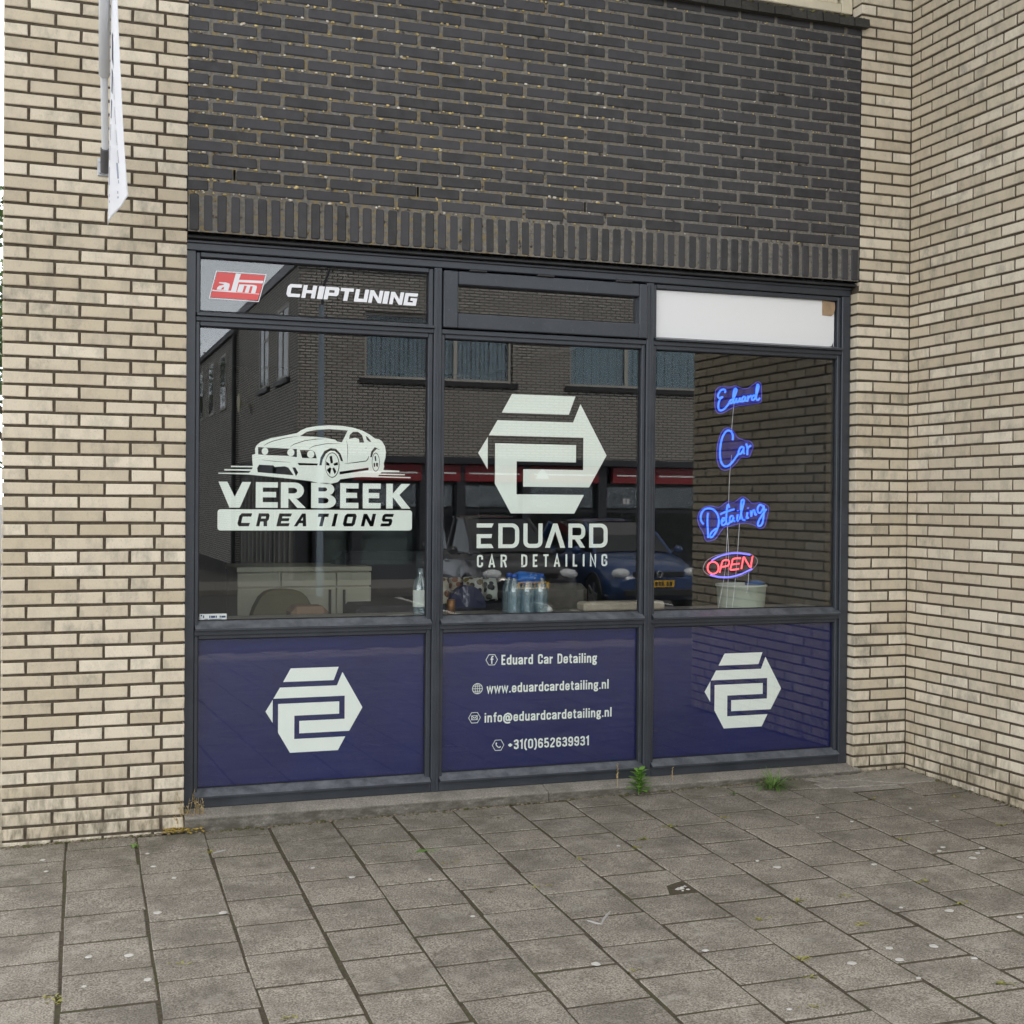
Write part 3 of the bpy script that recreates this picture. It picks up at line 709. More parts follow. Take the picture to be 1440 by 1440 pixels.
# hexagon emblem, proportions taken from the rectified photograph (unit = width)
PAR = [(.507, .706), (.740, .706), (.716, .642), (.471, .642)]
SS = [(.456, .616), (.732, .616), (.759, .680), (.859, .504), (.794, .392), (.550, .392), (.550, .452), (.771, .452), (.771, .564), (.425, .564)]
TRI = [(.422, .559), (.388, .504), (.422, .449)]
EE = [(.448, .538), (.744, .538), (.744, .478), (.526, .478), (.526, .366), (.775, .366), (.739, .301), (.506, .301), (.448, .401)]
def emblem(parent, cx, cz, wd, label):
    s = wd/.471; f = lambda lp: [(cx+(x-.6235)*s, cz+(z-.5035)*s) for x, z in lp]
    return fill('logo', [f(l) for l in (PAR, SS, TRI, EE)], VINYL, parent, DY, label=label)
emblem(pane_of[0, 0], .6235, .5035, .471, 'white hexagon emblem on navy film, left bay')
emblem(pane_of[0, 2], 2.970, .5005, .471, 'white hexagon emblem on navy film, right bay')
emblem(pane_of[1, 1], 1.7965, 1.7575, .704, 'large white hexagon emblem on the middle pane')
# EDUARD, wide techno capitals
def zmap(ox, oy, s, Y): return lambda lp: [(p.x, p.z) for p in PX(lp, ox, oy, s, Y)]
def arcp(cx, cy, r, a0, a1, k=5): return [(cx+r*math.cos(math.radians(a0+(a1-a0)*i/k)), cy+r*math.sin(math.radians(a0+(a1-a0)*i/k))) for i in range(k+1)]
def D_(x0, x1, t=.0225, h=.125, z=1.2785):
    r = .038; o = [(x0, z)] + arcp(x1-r, z+r, r, -90, 0) + arcp(x1-r, z+h-r, r, 0, 90) + [(x0, z+h)]
    q = r-t+.004; i = [(x0+t, z+t*.85)] + arcp(x1-t-q, z+t*.85+q, q, -90, 0) + arcp(x1-t-q, z+h-t*.85-q, q, 0, 90) + [(x0+t, z+h-t*.85)]
    return [o, i]
sx_ = lambda u: 1.4397 + (u-248)*(2.1585-1.4397)/(1163-248)
z0, h = 1.2785, .125; z1 = z0+h; L = []
a, b = sx_(248), sx_(363)
L += [[(a, z1), (b, z1), (b-.011, z1-.021), (a, z1-.021)], [(a, z1-.054), (b-.008, z1-.054), (b-.012, z1-.074), (a+.022, z1-.074), (a+.022, z0+.021), (b-.012, z0+.021), (b, z0), (a, z0)]]
L += D_(sx_(395), sx_(538)) + D_(sx_(1030), sx_(1163))
a, b, t, r = sx_(567), sx_(700), .0225, .034
L += [[(a, z1), (a+t, z1)] + arcp(a+t+.012, z0+.021+.012, .012, 180, 270) + arcp(b-t-.012, z0+.021+.012, .012, 270, 360) + [(b-t, z1), (b, z1)] + list(reversed(arcp(b-r, z0+r, r, 270, 360))) + list(reversed(arcp(a+r, z0+r, r, 180, 270)))]
a, b = sx_(718), sx_(860); m = (a+b)/2
L += [[(a, z0), (m-.012, z1), (m+.012, z1), (b, z0), (b-.027, z0), (m, z1-.040), (a+.027, z0)]]
a, b = sx_(882), sx_(1002); r = .034
L += [[(a, z0), (a, z1)] + list(reversed(arcp(b-r, z1-r, r, 0, 90))) + list(reversed(arcp(b-r, z1-.082+r, r, -90, 0))) + [(b-.030, z1-.082), (b, z0), (b-.027, z0), (b-.058, z1-.082), (a+.022, z1-.082), (a+.022, z0)],
      [(a+.022, z1-.021)] + list(reversed(arcp(b-.022-.012, z1-.021-.012, .012, 0, 90))) + list(reversed(arcp(b-.022-.012, z1-.061+.012, .012, -90, 0))) + [(a+.022, z1-.061)]]
fill('lettering', L, VINYL, pane_of[1, 1], DY, label='white vinyl letters reading EDUARD')
# condensed grotesque as strokes, cap height 1
cc = lambda x0, x1, t, b, o, c: [(x1, t-o), (x1, t-.1), (x1-.045, t-.025), ((x0+x1)/2, t), (x0+.045, t-.025), (x0, t-.1), (x0, b+.1), (x0+.045, b+.025), ((x0+x1)/2, b), (x1-.045, b+.025), (x1, b+.1), (x1, b+c)]
def ov(x0, y0, x1, y1, r=.12): return rrect(x0, y0, x1, y1, min(r, (x1-x0)/2*.98), 4) + ['c']
FONT = {
 'A': (.46, [[(.06, 0), (.23, .96), (.40, 0)], [(.13, .28), (.33, .28)]]), 'C': (.44, [cc(.08, .36, .92, .08, .30, .30)]),
 'D': (.45, [[(.08, .07), (.08, .93), (.22, .93), (.33, .88), (.37, .76), (.37, .24), (.33, .12), (.22, .07), (.08, .07), (.08, .14)]]),
 'E': (.38, [[(.34, .93), (.08, .93), (.08, .07), (.34, .07)], [(.08, .51), (.30, .51)]]), 'G': (.45, [cc(.08, .37, .92, .08, .28, .40) + [(.37, .47), (.23, .47)]]),
 'I': (.17, [[(.085, 0), (.085, 1)]]), 'L': (.36, [[(.08, 1), (.08, .07), (.33, .07)]]), 'N': (.48, [[(.08, 0), (.08, .96), (.40, .04), (.40, 1)]]),
 'R': (.46, [[(.08, 0), (.08, .93), (.25, .93), (.35, .88), (.38, .78), (.38, .66), (.34, .55), (.24, .5), (.08, .5)], [(.26, .5), (.39, 0)]]), 'T': (.40, [[(.02, .93), (.38, .93)], [(.20, .9), (.20, 0)]]),
 'a': (.42, [[(.34, 0), (.34, .54), (.29, .63), (.20, .65), (.11, .63), (.07, .55), (.07, .49)], [(.34, .40), (.20, .37), (.10, .30), (.07, .18), (.10, .09), (.17, .07), (.26, .10), (.34, .18)]]),
 'c': (.41, [cc(.08, .34, .65, .07, .22, .22)]), 'd': (.43, [ov(.08, .08, .34, .64), [(.34, 0), (.34, 1)]]),
 'e': (.42, [[(.08, .36), (.34, .36), (.34, .53), (.30, .62), (.21, .65), (.12, .62), (.08, .53), (.08, .19), (.12, .10), (.21, .07), (.30, .10), (.34, .19), (.34, .25)]]),
 'f': (.29, [[(.29, .94), (.21, .94), (.155, .88), (.15, .78), (.15, 0)], [(.03, .66), (.28, .66)]]),
 'g': (.42, [ov(.08, .28, .32, .65), [(.30, .62), (.41, .68)], [(.10, .28), (.09, .18), (.17, .12), (.30, .08), (.35, -.02), (.31, -.13), (.20, -.17), (.09, -.13), (.07, -.04), (.13, .06)]]),
 'i': (.17, [[(.085, 0), (.085, .72)], [(.085, .84), (.085, .98)]]), 'l': (.17, [[(.085, 0), (.085, 1)]]),
 'n': (.42, [[(.08, 0), (.08, .72)], [(.08, .53), (.15, .62), (.23, .65), (.31, .61), (.335, .5), (.335, 0)]]), 'o': (.42, [ov(.08, .08, .34, .64)]),
 'r': (.29, [[(.08, 0), (.08, .72)], [(.08, .5), (.15, .60), (.28, .64)]]), 't': (.30, [[(.13, .92), (.13, .16), (.17, .08), (.28, .06)], [(.02, .66), (.28, .66)]]),
 'u': (.42, [[(.08, .72), (.08, .2), (.11, .1), (.17, .07), (.25, .1), (.335, .18)], [(.335, 0), (.335, .72)]]), 'w': (.56, [[(.05, .72), (.155, .05), (.28, .68), (.405, .05), (.51, .72)]]),
 '.': (.17, [[(.085, 0), (.085, .15)]]), '@': (.78, [[(.58, -.08), (.40, -.14), (.20, -.08), (.08, .1), (.07, .45), (.17, .72), (.38, .84), (.58, .76), (.70, .55), (.69, .25), (.58, .12), (.49, .18), (.50, .6)], ov(.25, .14, .49, .58)]),
 '+': (.42, [[(.05, .45), (.37, .45)], [(.21, .28), (.21, .62)]]), '(': (.26, [[(.22, 1.02), (.12, .85), (.08, .62), (.08, .25), (.12, .02), (.22, -.15)]]), ')': (.26, [[(.04, 1.02), (.14, .85), (.18, .62), (.18, .25), (.14, .02), (.04, -.15)]]),
 '0': (.45, [ov(.08, .08, .37, .92, .14)]), '1': (.30, [[(.03, .78), (.19, .92), (.19, 0)]]), '2': (.44, [[(.08, .70), (.08, .80), (.13, .90), (.22, .93), (.32, .89), (.36, .79), (.34, .62), (.08, .16), (.08, .07), (.37, .07)]]),
 '3': (.44, [[(.08, .74), (.10, .86), (.22, .93), (.33, .87), (.36, .74), (.33, .58), (.19, .53), (.33, .48), (.37, .33), (.35, .15), (.22, .07), (.10, .13), (.08, .28)]]),
 '5': (.44, [[(.35, .93), (.10, .93), (.09, .52), (.20, .58), (.32, .53), (.36, .40), (.36, .24), (.32, .12), (.21, .07), (.11, .12), (.08, .26)]]),
 '6': (.45, [[(.36, .72), (.34, .86), (.22, .93), (.11, .86), (.08, .70), (.08, .24), (.12, .12), (.22, .07), (.33, .12), (.37, .25), (.37, .38), (.33, .50), (.22, .55), (.10, .46)]]),
 '9': (.45, [[(.09, .28), (.11, .14), (.23, .07), (.34, .14), (.37, .30), (.37, .76), (.33, .88), (.23, .93), (.12, .88), (.08, .75), (.08, .60), (.12, .50), (.22, .45), (.36, .55)]]), ' ': (.26, [])}
def write(text, x0, x1, z, cap, wt, parent, y, label, gap=.06, slope=0.0):
    tot = sum(FONT[c][0]+gap for c in text)-gap; sx = (x1-x0)/tot; mb = MB(); x = 0; i = 0
    for c in text:
        wd, ss = FONT[c]
        for s in ss:
            cl = s[-1] == 'c'; s2 = s[:-1] if cl else s
            stroke(mb, [(x0+(x+p)*sx, z+q*cap+slope*(x+p)*sx) for p, q in s2], wt, y-.00003*(i % 5), cl); i += 1
        x += wd+gap
    return link('lettering', mb.mesh('lettering', fix=False), VINYL, parent, None, label)
write('CAR DETAILING', 1.441, 2.159, 1.1815, .064, .0098, pane_of[1, 1], DY, 'white vinyl letters reading CAR DETAILING', gap=.34)
P0 = pane_of[0, 1]
write('Eduard Car Detailing', 1.576, 2.104, .6865, .050, .0083, P0, DY, 'white letters reading Eduard Car Detailing', slope=-.012)
write('www.eduardcardetailing.nl', 1.499, 2.173, .5445, .049, .0080, P0, DY, 'white web address www.eduardcardetailing.nl', slope=-.004)
write('info@eduardcardetailing.nl', 1.488, 2.191, .397, .049, .0080, P0, DY, 'white mail address info@eduardcardetailing.nl', slope=-.003)
write('+31(0)652639931', 1.614, 2.065, .254, .049, .0083, P0, DY, 'white phone number +31(0)652639931', slope=-.006)
def hexa(cx, cz, r): return [(cx+r*math.cos(math.radians(60*i)), cz+r*.97*math.sin(math.radians(60*i))) for i in range(6)]
def icon(name, cx, cz, strokes, label, hexr=.031, fills=()):
    mb = MB()
    if hexr: stroke(mb, hexa(cx, cz, hexr), .0030, DY, True)
    for i, (s, wd, cl) in enumerate(strokes): stroke(mb, [(cx+a, cz+b) for a, b in s], wd, DY-.00004*(i+1), cl)
    link(name, mb.mesh(name, fix=False), VINYL, P0, None, label)
icon('icon', 1.525, .7135, [([(.009, .017), (.004, .017), (.0005, .0135), (.0005, -.020)], .0065, 0), ([(-.007, .003), (.009, .003)], .006, 0)], 'hexagon social media symbol with letter f')
icon('icon', 1.450, .5705, [(ell(0, 0, .026, .026), .0032, 1), (ell(0, 0, .012, .026), .0026, 1), ([(0, -.026), (0, .026)], .0026, 0), ([(-.025, 0), (.025, 0)], .0026, 0), ([(-.021, .013), (.021, .013)], .0024, 0), ([(-.021, -.013), (.021, -.013)], .0024, 0)], 'globe symbol', hexr=0)
icon('icon', 1.4355, .4245, [([(-.015, -.010), (.015, -.010), (.015, .010), (-.015, .010)], .003, 1), ([(-.015, .009), (0, -.002), (.015, .009)], .003, 0), ([(-.015, -.009), (-.005, .001)], .0024, 0), ([(.015, -.009), (.005, .001)], .0024, 0)], 'hexagon envelope symbol')
icon('icon', 1.5625, .279, [([(-.011, .012), (-.011, .003), (-.004, -.007), (.005, -.012), (.012, -.010)], .0048, 0), ([(-.0125, .013), (-.006, .008)], .006, 0), ([(.006, -.013), (.0135, -.007)], .006, 0)], 'hexagon telephone symbol')

# VERBEEK with a sports car above and CREATIONS cut out of a bar, left pane
zv = 1440/330; mv = zmap(280, 560, zv, DY)
P1 = pane_of[1, 0]
vx = lambda u: .161 + (u-118)*(1.094-.161)/(1295-118)
def vz(v): return 1.476 + (1-v)*.1215
def glyph(loops, u0, u1): return [[(vx(u0)+x*(vx(u1)-vx(u0)), 1.4755+z*.122) for x, z in l] for l in loops]
G_V = [[(0, 1), (.27, 1), (.50, .42), (.73, 1), (1, 1), (.66, 0), (.34, 0)]]
G_E = [[(0, 0), (0, 1), (1, 1), (1, .79), (.32, .79), (.32, .62), (.92, .62), (.92, .41), (.32, .41), (.32, .22), (1, .22), (1, 0)]]
def bowl(x, yc, rx, ry, k=8): return [(x+rx*math.cos(math.radians(90-180*i/k)), yc+ry*math.sin(math.radians(90-180*i/k))) for i in range(k+1)]
G_R = [[(0, 0), (0, 1)] + bowl(.56, .68, .36, .32) + [(.62, .36), (1, 0), (.66, 0), (.34, .36), (.30, .36), (.30, 0)], [(.30, .79)] + bowl(.50, .68, .15, .11) + [(.30, .57)]]
G_B = [[(0, 0), (0, 1)] + bowl(.60, .745, .33, .255) [:-1] + [(.74, .52)] + bowl(.64, .27, .36, .27), [(.29, .82)] + bowl(.52, .74, .12, .08) + [(.29, .66)], [(.29, .41)] + bowl(.56, .30, .14, .11) + [(.29, .19)]]
G_K = [[(0, 0), (0, 1), (.27, 1), (.27, .60), (.62, 1), (.99, 1), (.54, .55), (1, 0), (.64, 0), (.27, .46), (.27, 0)]]
L = []
for g, u0, u1 in ((G_V, 118, 310), (G_E, 338, 470), (G_R, 488, 640), (G_B, 672, 825), (G_E, 850, 965), (G_E, 992, 1105), (G_K, 1140, 1295)): L += glyph(g, u0, u1)
fill('lettering', L, VINYL, P1, DY, label='bold white letters reading VERBEEK')
# techno italics for CREATIONS (cut-outs) and CHIPTUNING
TECH = {'C': [[(.0, .2), (.0, .8), (.16, 1), (1, 1), (.98, .74), (.32, .74), (.29, .70), (.29, .30), (.32, .26), (1, .26), (.98, 0), (.16, 0)]],
 'R': [[(0, 0), (0, 1), (.86, 1), (1, .84), (1, .52), (.88, .38), (1, 0), (.68, 0), (.58, .36), (.3, .36), (.3, 0)], [(.3, .76), (.3, .60), (.70, .60), (.70, .76)]],
 'E': [[(0, 0), (0, 1), (1, 1), (.97, .76), (.30, .76), (.30, .63), (.90, .63), (.88, .40), (.30, .40), (.30, .24), (1, .24), (.97, 0)]],
 'A': [[(0, 0), (.42, 1), (.72, 1), (1, 0), (.72, 0), (.66, .24), (.38, .24), (.28, 0)], [(.46, .46), (.62, .46), (.56, .72)]],
 'T': [[(0, .74), (0, 1), (1, 1), (1, .74), (.66, .74), (.66, 0), (.34, 0), (.34, .74)]], 'I': [[(0, 0), (0, 1), (1, 1), (1, 0)]],
 'O': [[(0, .18), (0, .82), (.15, 1), (.85, 1), (1, .82), (1, .18), (.85, 0), (.15, 0)], [(.29, .26), (.71, .26), (.71, .74), (.29, .74)]],
 'N': [[(0, 0), (0, 1), (.28, 1), (.72, .42), (.72, 1), (1, 1), (1, 0), (.74, 0), (.28, .60), (.28, 0)]],
 'S': [[(0, 0), (.02, .24), (.70, .24), (.70, .38), (.14, .38), (0, .54), (0, .84), (.15, 1), (1, 1), (.98, .76), (.30, .76), (.30, .62), (.86, .62), (1, .46), (1, .16), (.85, 0)]],
 'H': [[(0, 0), (0, 1), (.30, 1), (.30, .63), (.70, .63), (.70, 1), (1, 1), (1, 0), (.70, 0), (.70, .38), (.30, .38), (.30, 0)]],
 'P': [[(0, 0), (0, 1), (.90, 1), (1, .88), (1, .42), (.88, .30), (.30, .30), (.30, 0)], [(.30, .75), (.30, .55), (.68, .55), (.68, .75)]],
 'U': [[(0, 0), (0, 1), (.30, 1), (.30, .26), (.70, .26), (.70, 1), (1, 1), (1, 0)]],
 'G': [[(0, 0), (0, 1), (1, 1), (1, .74), (.30, .74), (.30, .26), (.70, .26), (.70, .38), (.48, .38), (.48, .60), (1, .60), (1, 0)]]}
def tech(word, spans, shear, maps): 
    out = []
    for c, (u0, u1) in zip(word, spans):
        for l in TECH[c]: out.append([maps(u0, u1, x, z, shear) for x, z in l])
    return out
cx0 = lambda u: .2475 + (u-232)*(1.007-.2475)/(1190-232)
cre = tech('CREATIONS', ((232, 305), (345, 412), (467, 543), (572, 648), (705, 770), (803, 825), (870, 945), (985, 1064), (1108, 1177)), .0,
    lambda a, b, x, z, s: (cx0(a)+x*(cx0(b)-cx0(a)) + (z-.0)*.014, 1.3875+z*.0615))
bar = rrect(.1575, 1.3675, 1.1025, 1.4675, .014)
fill('lettering', [bar] + cre, VINYL, P1, DY, label='white bar with CREATIONS cut out of it')
car_out = [(118,457),(305,458),(318,446),(155,443),(155,435),(325,436),(328,424),(195,423),(195,414),(330,416),(326,380),(325,348),(345,342),(343,310),(352,290),(378,268),(440,245),(520,230),(600,214),(625,197),(660,182),(720,171),(800,166),(880,170),(950,182),(1000,198),(1045,222),(1080,248),(1105,252),(1125,268),(1140,295),(1146,330),(1143,365),(1133,400),(1136,420),(1130,440),(1228,445),(1228,452),(1120,453),(1112,462),(1262,466),(1262,473),(1105,470),(1098,478),(1297,484),(1297,491),(1000,483),(960,485),(868,497),(850,515),(800,527),(745,522),(680,508),(560,494),(420,480),(300,468),(118,463)]
def slit(pts, wd):
    P = [Vector(p) for p in pts]; A = []; B = []
    for i in range(len(P)):
        d = (P[min(i+1, len(P)-1)]-P[max(i-1, 0)]).normalized(); nn = Vector((-d.y, d.x)); ww = wd/2*(.35 if i in (0, len(P)-1) else 1)
        A.append(tuple(P[i]+nn*ww)); B.append(tuple(P[i]-nn*ww))
    return A + B[::-1]
car_in = [[(618,233),(660,206),(720,194),(800,190),(912,198),(893,238),(876,270),(848,266),(835,255),(775,243),(700,236)], [(920,250),(925,224),(945,206),(975,206),(1000,226),(1013,272),(984,272),(980,250),(958,243),(935,247)],
 [(1022,230),(1036,240),(1058,268),(1042,266),(1028,252)], [(362,300),(600,312),(600,362),(545,354),(420,349),(362,345)], ell(404, 325, 20, 22), ell(563, 333, 22, 23), [(618,318),(690,319),(710,330),(722,369),(632,366)], ell(685, 344, 22, 23),
 [(368,408),(455,412),(465,422),(525,418),(548,426),(580,473),(360,454),(356,430)], [(572,425),(590,425),(608,456),(594,478)], [(605,397),(730,401),(724,412),(612,411)],
 [(738,412),(745,365),(768,325),(805,306),(840,310),(868,340),(884,388),(870,384),(855,345),(832,324),(805,322),(778,340),(758,378),(751,412)],
 [(1050,362),(1056,328),(1078,300),(1112,318),(1090,312),(1070,330),(1060,362)], ell(817, 410, 44, 78), ell(816, 410, 40.5, 73), ell(1084, 392, 24, 58), ell(1084, 392, 21, 53),
 [(800,358),(815,352),(822,395),(808,402)], [(780,388),(800,402),(800,414),(780,412)], [(783,440),(802,424),(812,430),(803,468)], [(818,432),(828,424),(842,450),(832,468)], [(824,402),(850,392),(852,410),(828,414)],
 [(1076,358),(1084,352),(1088,384),(1080,386)], [(1070,400),(1080,396),(1080,420),(1072,424)], [(1086,396),(1098,398),(1096,424),(1086,416)],
 [(862,451),(1040,426),(1040,441),(862,468)], slit([(398,290),(414,280),(450,264),(520,246),(612,232)], 4), slit([(558,300),(582,282),(650,260),(720,251),(768,249)], 4), slit([(674,310),(702,294),(780,279),(868,276)], 4),
 slit([(904,262),(911,290),(912,340),(908,400)], 3), slit([(893,402),(960,394),(1026,385),(1036,372),(1042,354)], 5), slit([(385,378),(470,388),(560,393)], 3), slit([(1018,306),(1030,306)], 5)]
fill('car_decal', [mv(l) for l in [car_out] + car_in], VINYL, P1, DY, label='white vinyl outline of a sports car')
# CHIPTUNING and the red lettermark in the top left light
P2 = pane_of[2, 0]
chx = lambda u: .4700 + (u-75)*(1.1115-.4700)/(1272-75)
chip = tech('CHIPTUNING', ((75, 200), (213, 335), (353, 405), (413, 540), (552, 672), (690, 812), (822, 945), (955, 1002), (1018, 1140), (1152, 1272)), 0, lambda a, b, x, z, s: (chx(a)+x*(chx(b)-chx(a)) + z*.012, 2.4835-.008*(chx(a)-.47)/.64+z*.0615))
# T needs its slab shifted to look italic; keep as drawn
fill('lettering', chip, VINYLW, P2, .0988, label='bright white italic letters reading CHIPTUNING')
ma = zmap(290, 370, 14.4, .0986)
alm = [[(225,182),(600,207),(500,560),(120,530)], [(205,548),(228,488),(268,455),(352,442),(356,424),(250,402),(268,384),(400,390),(472,415),(474,462),(445,556)], [(300,534),(318,500),(364,482),(350,534)],
 [(705,215),(1190,250),(1160,360),(665,335)], [(655,385),(1145,412),(1086,622),(605,588)], [(622,584),(670,428),(750,430),(960,442),(1022,458),(1026,492),(992,612),(905,606),(944,472),(895,466),(855,602),(775,596),(822,462),(772,456),(732,590)],
 [(115,562),(1078,632),(1040,755),(85,690)]]
fill('logo_backing', [ma([(225,182),(1190,250),(1040,755),(85,690)])], VINYLW, P2, .0994)
fill('logo', [ma(l) for l in alm], VINYLR, P2, .0986, label='red slanted lettermark reading alm')
mb = MB(); lp = ma([(205,160),(1215,232),(1060,780),(60,710)]); stroke(mb, lp, .0035, .0990, True); link('logo_outline', mb.mesh('logo_outline', fix=False), VINYLW, P2)
# small white sticker in the corner of the left pane with its blurred blue print
mb = MB(); mb.box(.0785, .2030, DY-.0002, DY+.0003, .9445, .9760); part('sticker', mb, VINYLW, P1, label='small white sticker with blue print')
mb = MB()
for (a, b, c, d) in ((.083, .090, .965, .972), (.094, .099, .957, .969), (.122, .128, .957, .967), (.130, .150, .957, .967), (.152, .158, .957, .967), (.170, .176, .957, .967), (.178, .198, .957, .966), (.10, .118, .950, .9525), (.122, .180, .950, .9520)):
    mb.box(a, b, DY-.0006, DY-.0003, c, d)
part('sticker_print', mb, plain('blue_print', (.03, .05, .16), .6), P1)

# ------------------------------------------------------------------ neon signs behind the right pane
NY = .20
BLUE = mat_emit('blue_neon_tube', (.030, .13, 1.0), 1.5); REDN = mat_emit('red_neon_tube', (1.0, .09, .12), 1.15); BLU2 = mat_emit('violet_neon_tube', (.14, .14, 1.0), 1.2)
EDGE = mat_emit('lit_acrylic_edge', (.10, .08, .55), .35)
ACR = mat_acrylic('clear_acrylic', (.20, .15, 1.0), .15); ACR2 = mat_acrylic('clear_acrylic_plain', (.4, .3, .45), .06)
WIRE = plain('white_cable', (.75, .75, .76), .5)
def smoothp(pts, k=4):
    P = [Vector(p) for p in pts]; out = []
    for i in range(len(P)-1):
        a, b, c, d = P[max(i-1, 0)], P[i], P[i+1], P[min(i+2, len(P)-1)]
        for j in range(k):
            t = j/k; out.append(.5*((2*b) + (-a+c)*t + (2*a-5*b+4*c-d)*t*t + (-a+3*b-3*c+d)*t**3))
    return out + [P[-1]]
def neon(name, label, strokes, back, ox, oy, s, r=.0052, acr=ACR):
    base = PX([back[len(back)//2]], ox, oy, s, NY)[0]
    t = thing(name, label, 'neon sign', (base.x, NY, base.z), 'neon lettering hanging in the window')
    bk = PX(back, ox, oy, s, NY+.012); bk = smoothp(bk + [bk[0]], 4)[:-1]
    mb = MB(); n = len(bk); mb.add([(p.x, NY+.012, p.z) for p in bk] + [(p.x, NY+.016, p.z) for p in bk], [tuple(range(n)), tuple(range(2*n-1, n-1, -1))]); part('backing', mb, acr, t)
    mb = MB(); mb.add([(p.x, y, p.z) for y in (NY+.0118, NY+.0162) for p in bk], [(i, (i+1) % n, n+(i+1) % n, n+i) for i in range(n)])
    mb.tube(bk + [bk[0]], .0014, 5, cap=False); part('backing_edge', mb, EDGE if acr is ACR else plain('acrylic_edge', (.5, .45, .5), .3), t)
    for (pts, mat, rr_) in strokes:
        mb = MB(); mb.tube(smoothp(PX(pts, ox, oy, s, NY), 5), rr_ or r, 8); part('tube', mb, mat, t)
    return t
def st(*ls): return [(l, BLUE, None) for l in ls]
neon('neon_sign', 'blue neon handwriting reading Eduard', st(
 [(445,290),(450,265),(430,250),(395,260),(365,300),(356,335),(375,358),(415,345),(385,370),(362,430),(364,490),(390,515),(430,500),(470,460),(505,412)],
 [(548,384),(528,380),(508,398),(502,418),(520,424),(545,398),(572,320),(592,262),(582,238),(562,258),(550,340),(548,400),(562,420),(580,392),(592,362),(590,400),(602,412),(625,385),(634,352),(630,395),(648,402),(662,390)],
 [(702,345),(682,340),(662,365),(660,395),(677,400),(700,370),(707,345),(702,385),(718,395)], [(726,402),(736,370),(738,330),(746,348),(778,322)],
 [(832,330),(807,325),(787,350),(787,378),(807,380),(835,342),(862,260),(872,205),(858,188),(846,230),(839,330),(846,375),(866,382),(886,358)]),
 [(326,262),(360,225),(430,208),(500,222),(580,203),(640,230),(720,238),(790,198),(848,155),(900,178),(908,300),(905,390),(880,418),(700,445),(570,468),(480,515),(400,552),(345,538),(318,460),(320,340)], 970, 520, 9)
neon('neon_sign', 'blue neon handwriting reading Car', st(
 [(543,890),(545,830),(525,785),(490,768),(455,785),(415,850),(390,950),(382,1060),(395,1160),(430,1215),(470,1222),(520,1190),(575,1120),(618,1058)],
 [(682,985),(657,975),(632,1000),(617,1040),(622,1065),(647,1060),(677,1010),(684,982),(678,1045),(694,1062)], [(714,935),(728,985),(728,1078)], [(728,1035),(737,992),(772,958)]),
 [(480,732),(540,760),(600,850),(680,890),(760,905),(802,960),(780,1040),(745,1105),(650,1110),(580,1190),(500,1255),(430,1270),(370,1220),(342,1100),(350,960),(385,830),(430,755)], 970, 520, 9)
neon('neon_sign', 'blue neon handwriting reading Detailing', st(
 [(155,375),(128,340),(125,280),(150,225),(200,200),(260,210),(305,255),(326,320),(322,390),(298,455),(262,510),(236,525),(228,505),(250,462),(300,425)], [(205,250),(198,330),(203,430),(207,530)],
 [(362,352),(386,332),(390,312),(372,310),(356,345),(362,380),(386,386),(410,360)], [(445,190),(432,160),(420,185),(413,260),(410,350),(425,380),(448,356)], [(345,266),(400,240),(500,210)],
 [(488,290),(466,285),(451,310),(451,345),(470,350),(492,300),(489,335),(508,345)], [(541,268),(530,325),(546,338)], [(540,222),(541,228)], [(558,325),(590,205),(609,122),(598,100),(580,125),(575,220),(590,318),(622,330)],
 [(650,242),(640,308),(662,300)], [(655,192),(656,199)], [(685,222),(692,290),(700,242),(725,220),(736,270),(752,265)],
 [(820,172),(790,160),(765,190),(765,235),(790,250),(820,212),(833,170),(830,290),(815,370),(785,398),(765,380),(785,320),(862,208)]),
 [(100,250),(150,195),(230,172),(330,185),(420,125),(500,130),(560,85),(600,70),(650,95),(700,140),(790,135),(870,165),(888,210),(865,320),(840,405),(780,425),(720,385),(600,365),(470,395),(380,420),(300,530),(240,562),(180,560),(155,480),(110,400),(88,320)], 970, 690, 8)
OP = [(ell(262, 868, 62, 68, 20) + [(324, 868)], REDN, None), ([(335,922),(352,855),(372,792),(420,781),(442,800),(435,838),(400,852),(350,860)], REDN, None), ([(572,760),(490,768),(475,815),(457,880),(470,892),(550,880)], REDN, None), ([(476,830),(560,820)], REDN, None), ([(580,882),(592,815),(608,748),(645,810),(684,862),(695,800),(708,735)], REDN, None),
 ([(245,785),(330,740),(440,710),(560,705),(680,722)], BLU2, .0042), ([(230,950),(330,970),(440,972),(560,945),(700,880)], BLU2, .0042)]
neon('neon_sign', 'red neon OPEN between two blue neon arcs', OP, [(150,870),(180,800),(260,745),(380,705),(520,690),(660,705),(745,755),(758,815),(700,890),(600,950),(470,985),(330,985),(210,945),(160,905)], 970, 690, 8, .0046, ACR2)
def cable(pts, label, y=.215):
    mb = MB(); mb.tube(smoothp([PW(u, v, y) for u, v in pts], 3), .0014, 5); solo('cable', mb, WIRE, label, 'cable', 'thin white cables of the neon signs')
cable([(1032,568),(1030,590),(1028.5,610)], 'thin white cable from the Eduard neon down to the Car neon')
cable([(1029,640),(1026,670),(1024.5,712)], 'thin white cable from the Car neon down to the Detailing neon')
cable([(1023.5,740),(1022,765),(1020,800),(1015,830),(1009,861)], 'slanting white cable from the Detailing neon to the ledge')
cable([(1022.5,740),(1024.5,775),(1024,815),(1021,861)], 'straight white cable from the Detailing neon to the ledge')
cable([(1040,735),(1037,780),(1034,815),(1029,861)], 'white cable from the end of the Detailing neon to the ledge')
cable([(1053,805),(1052,820),(1050,834)], 'short white cable from the OPEN neon into the bucket')

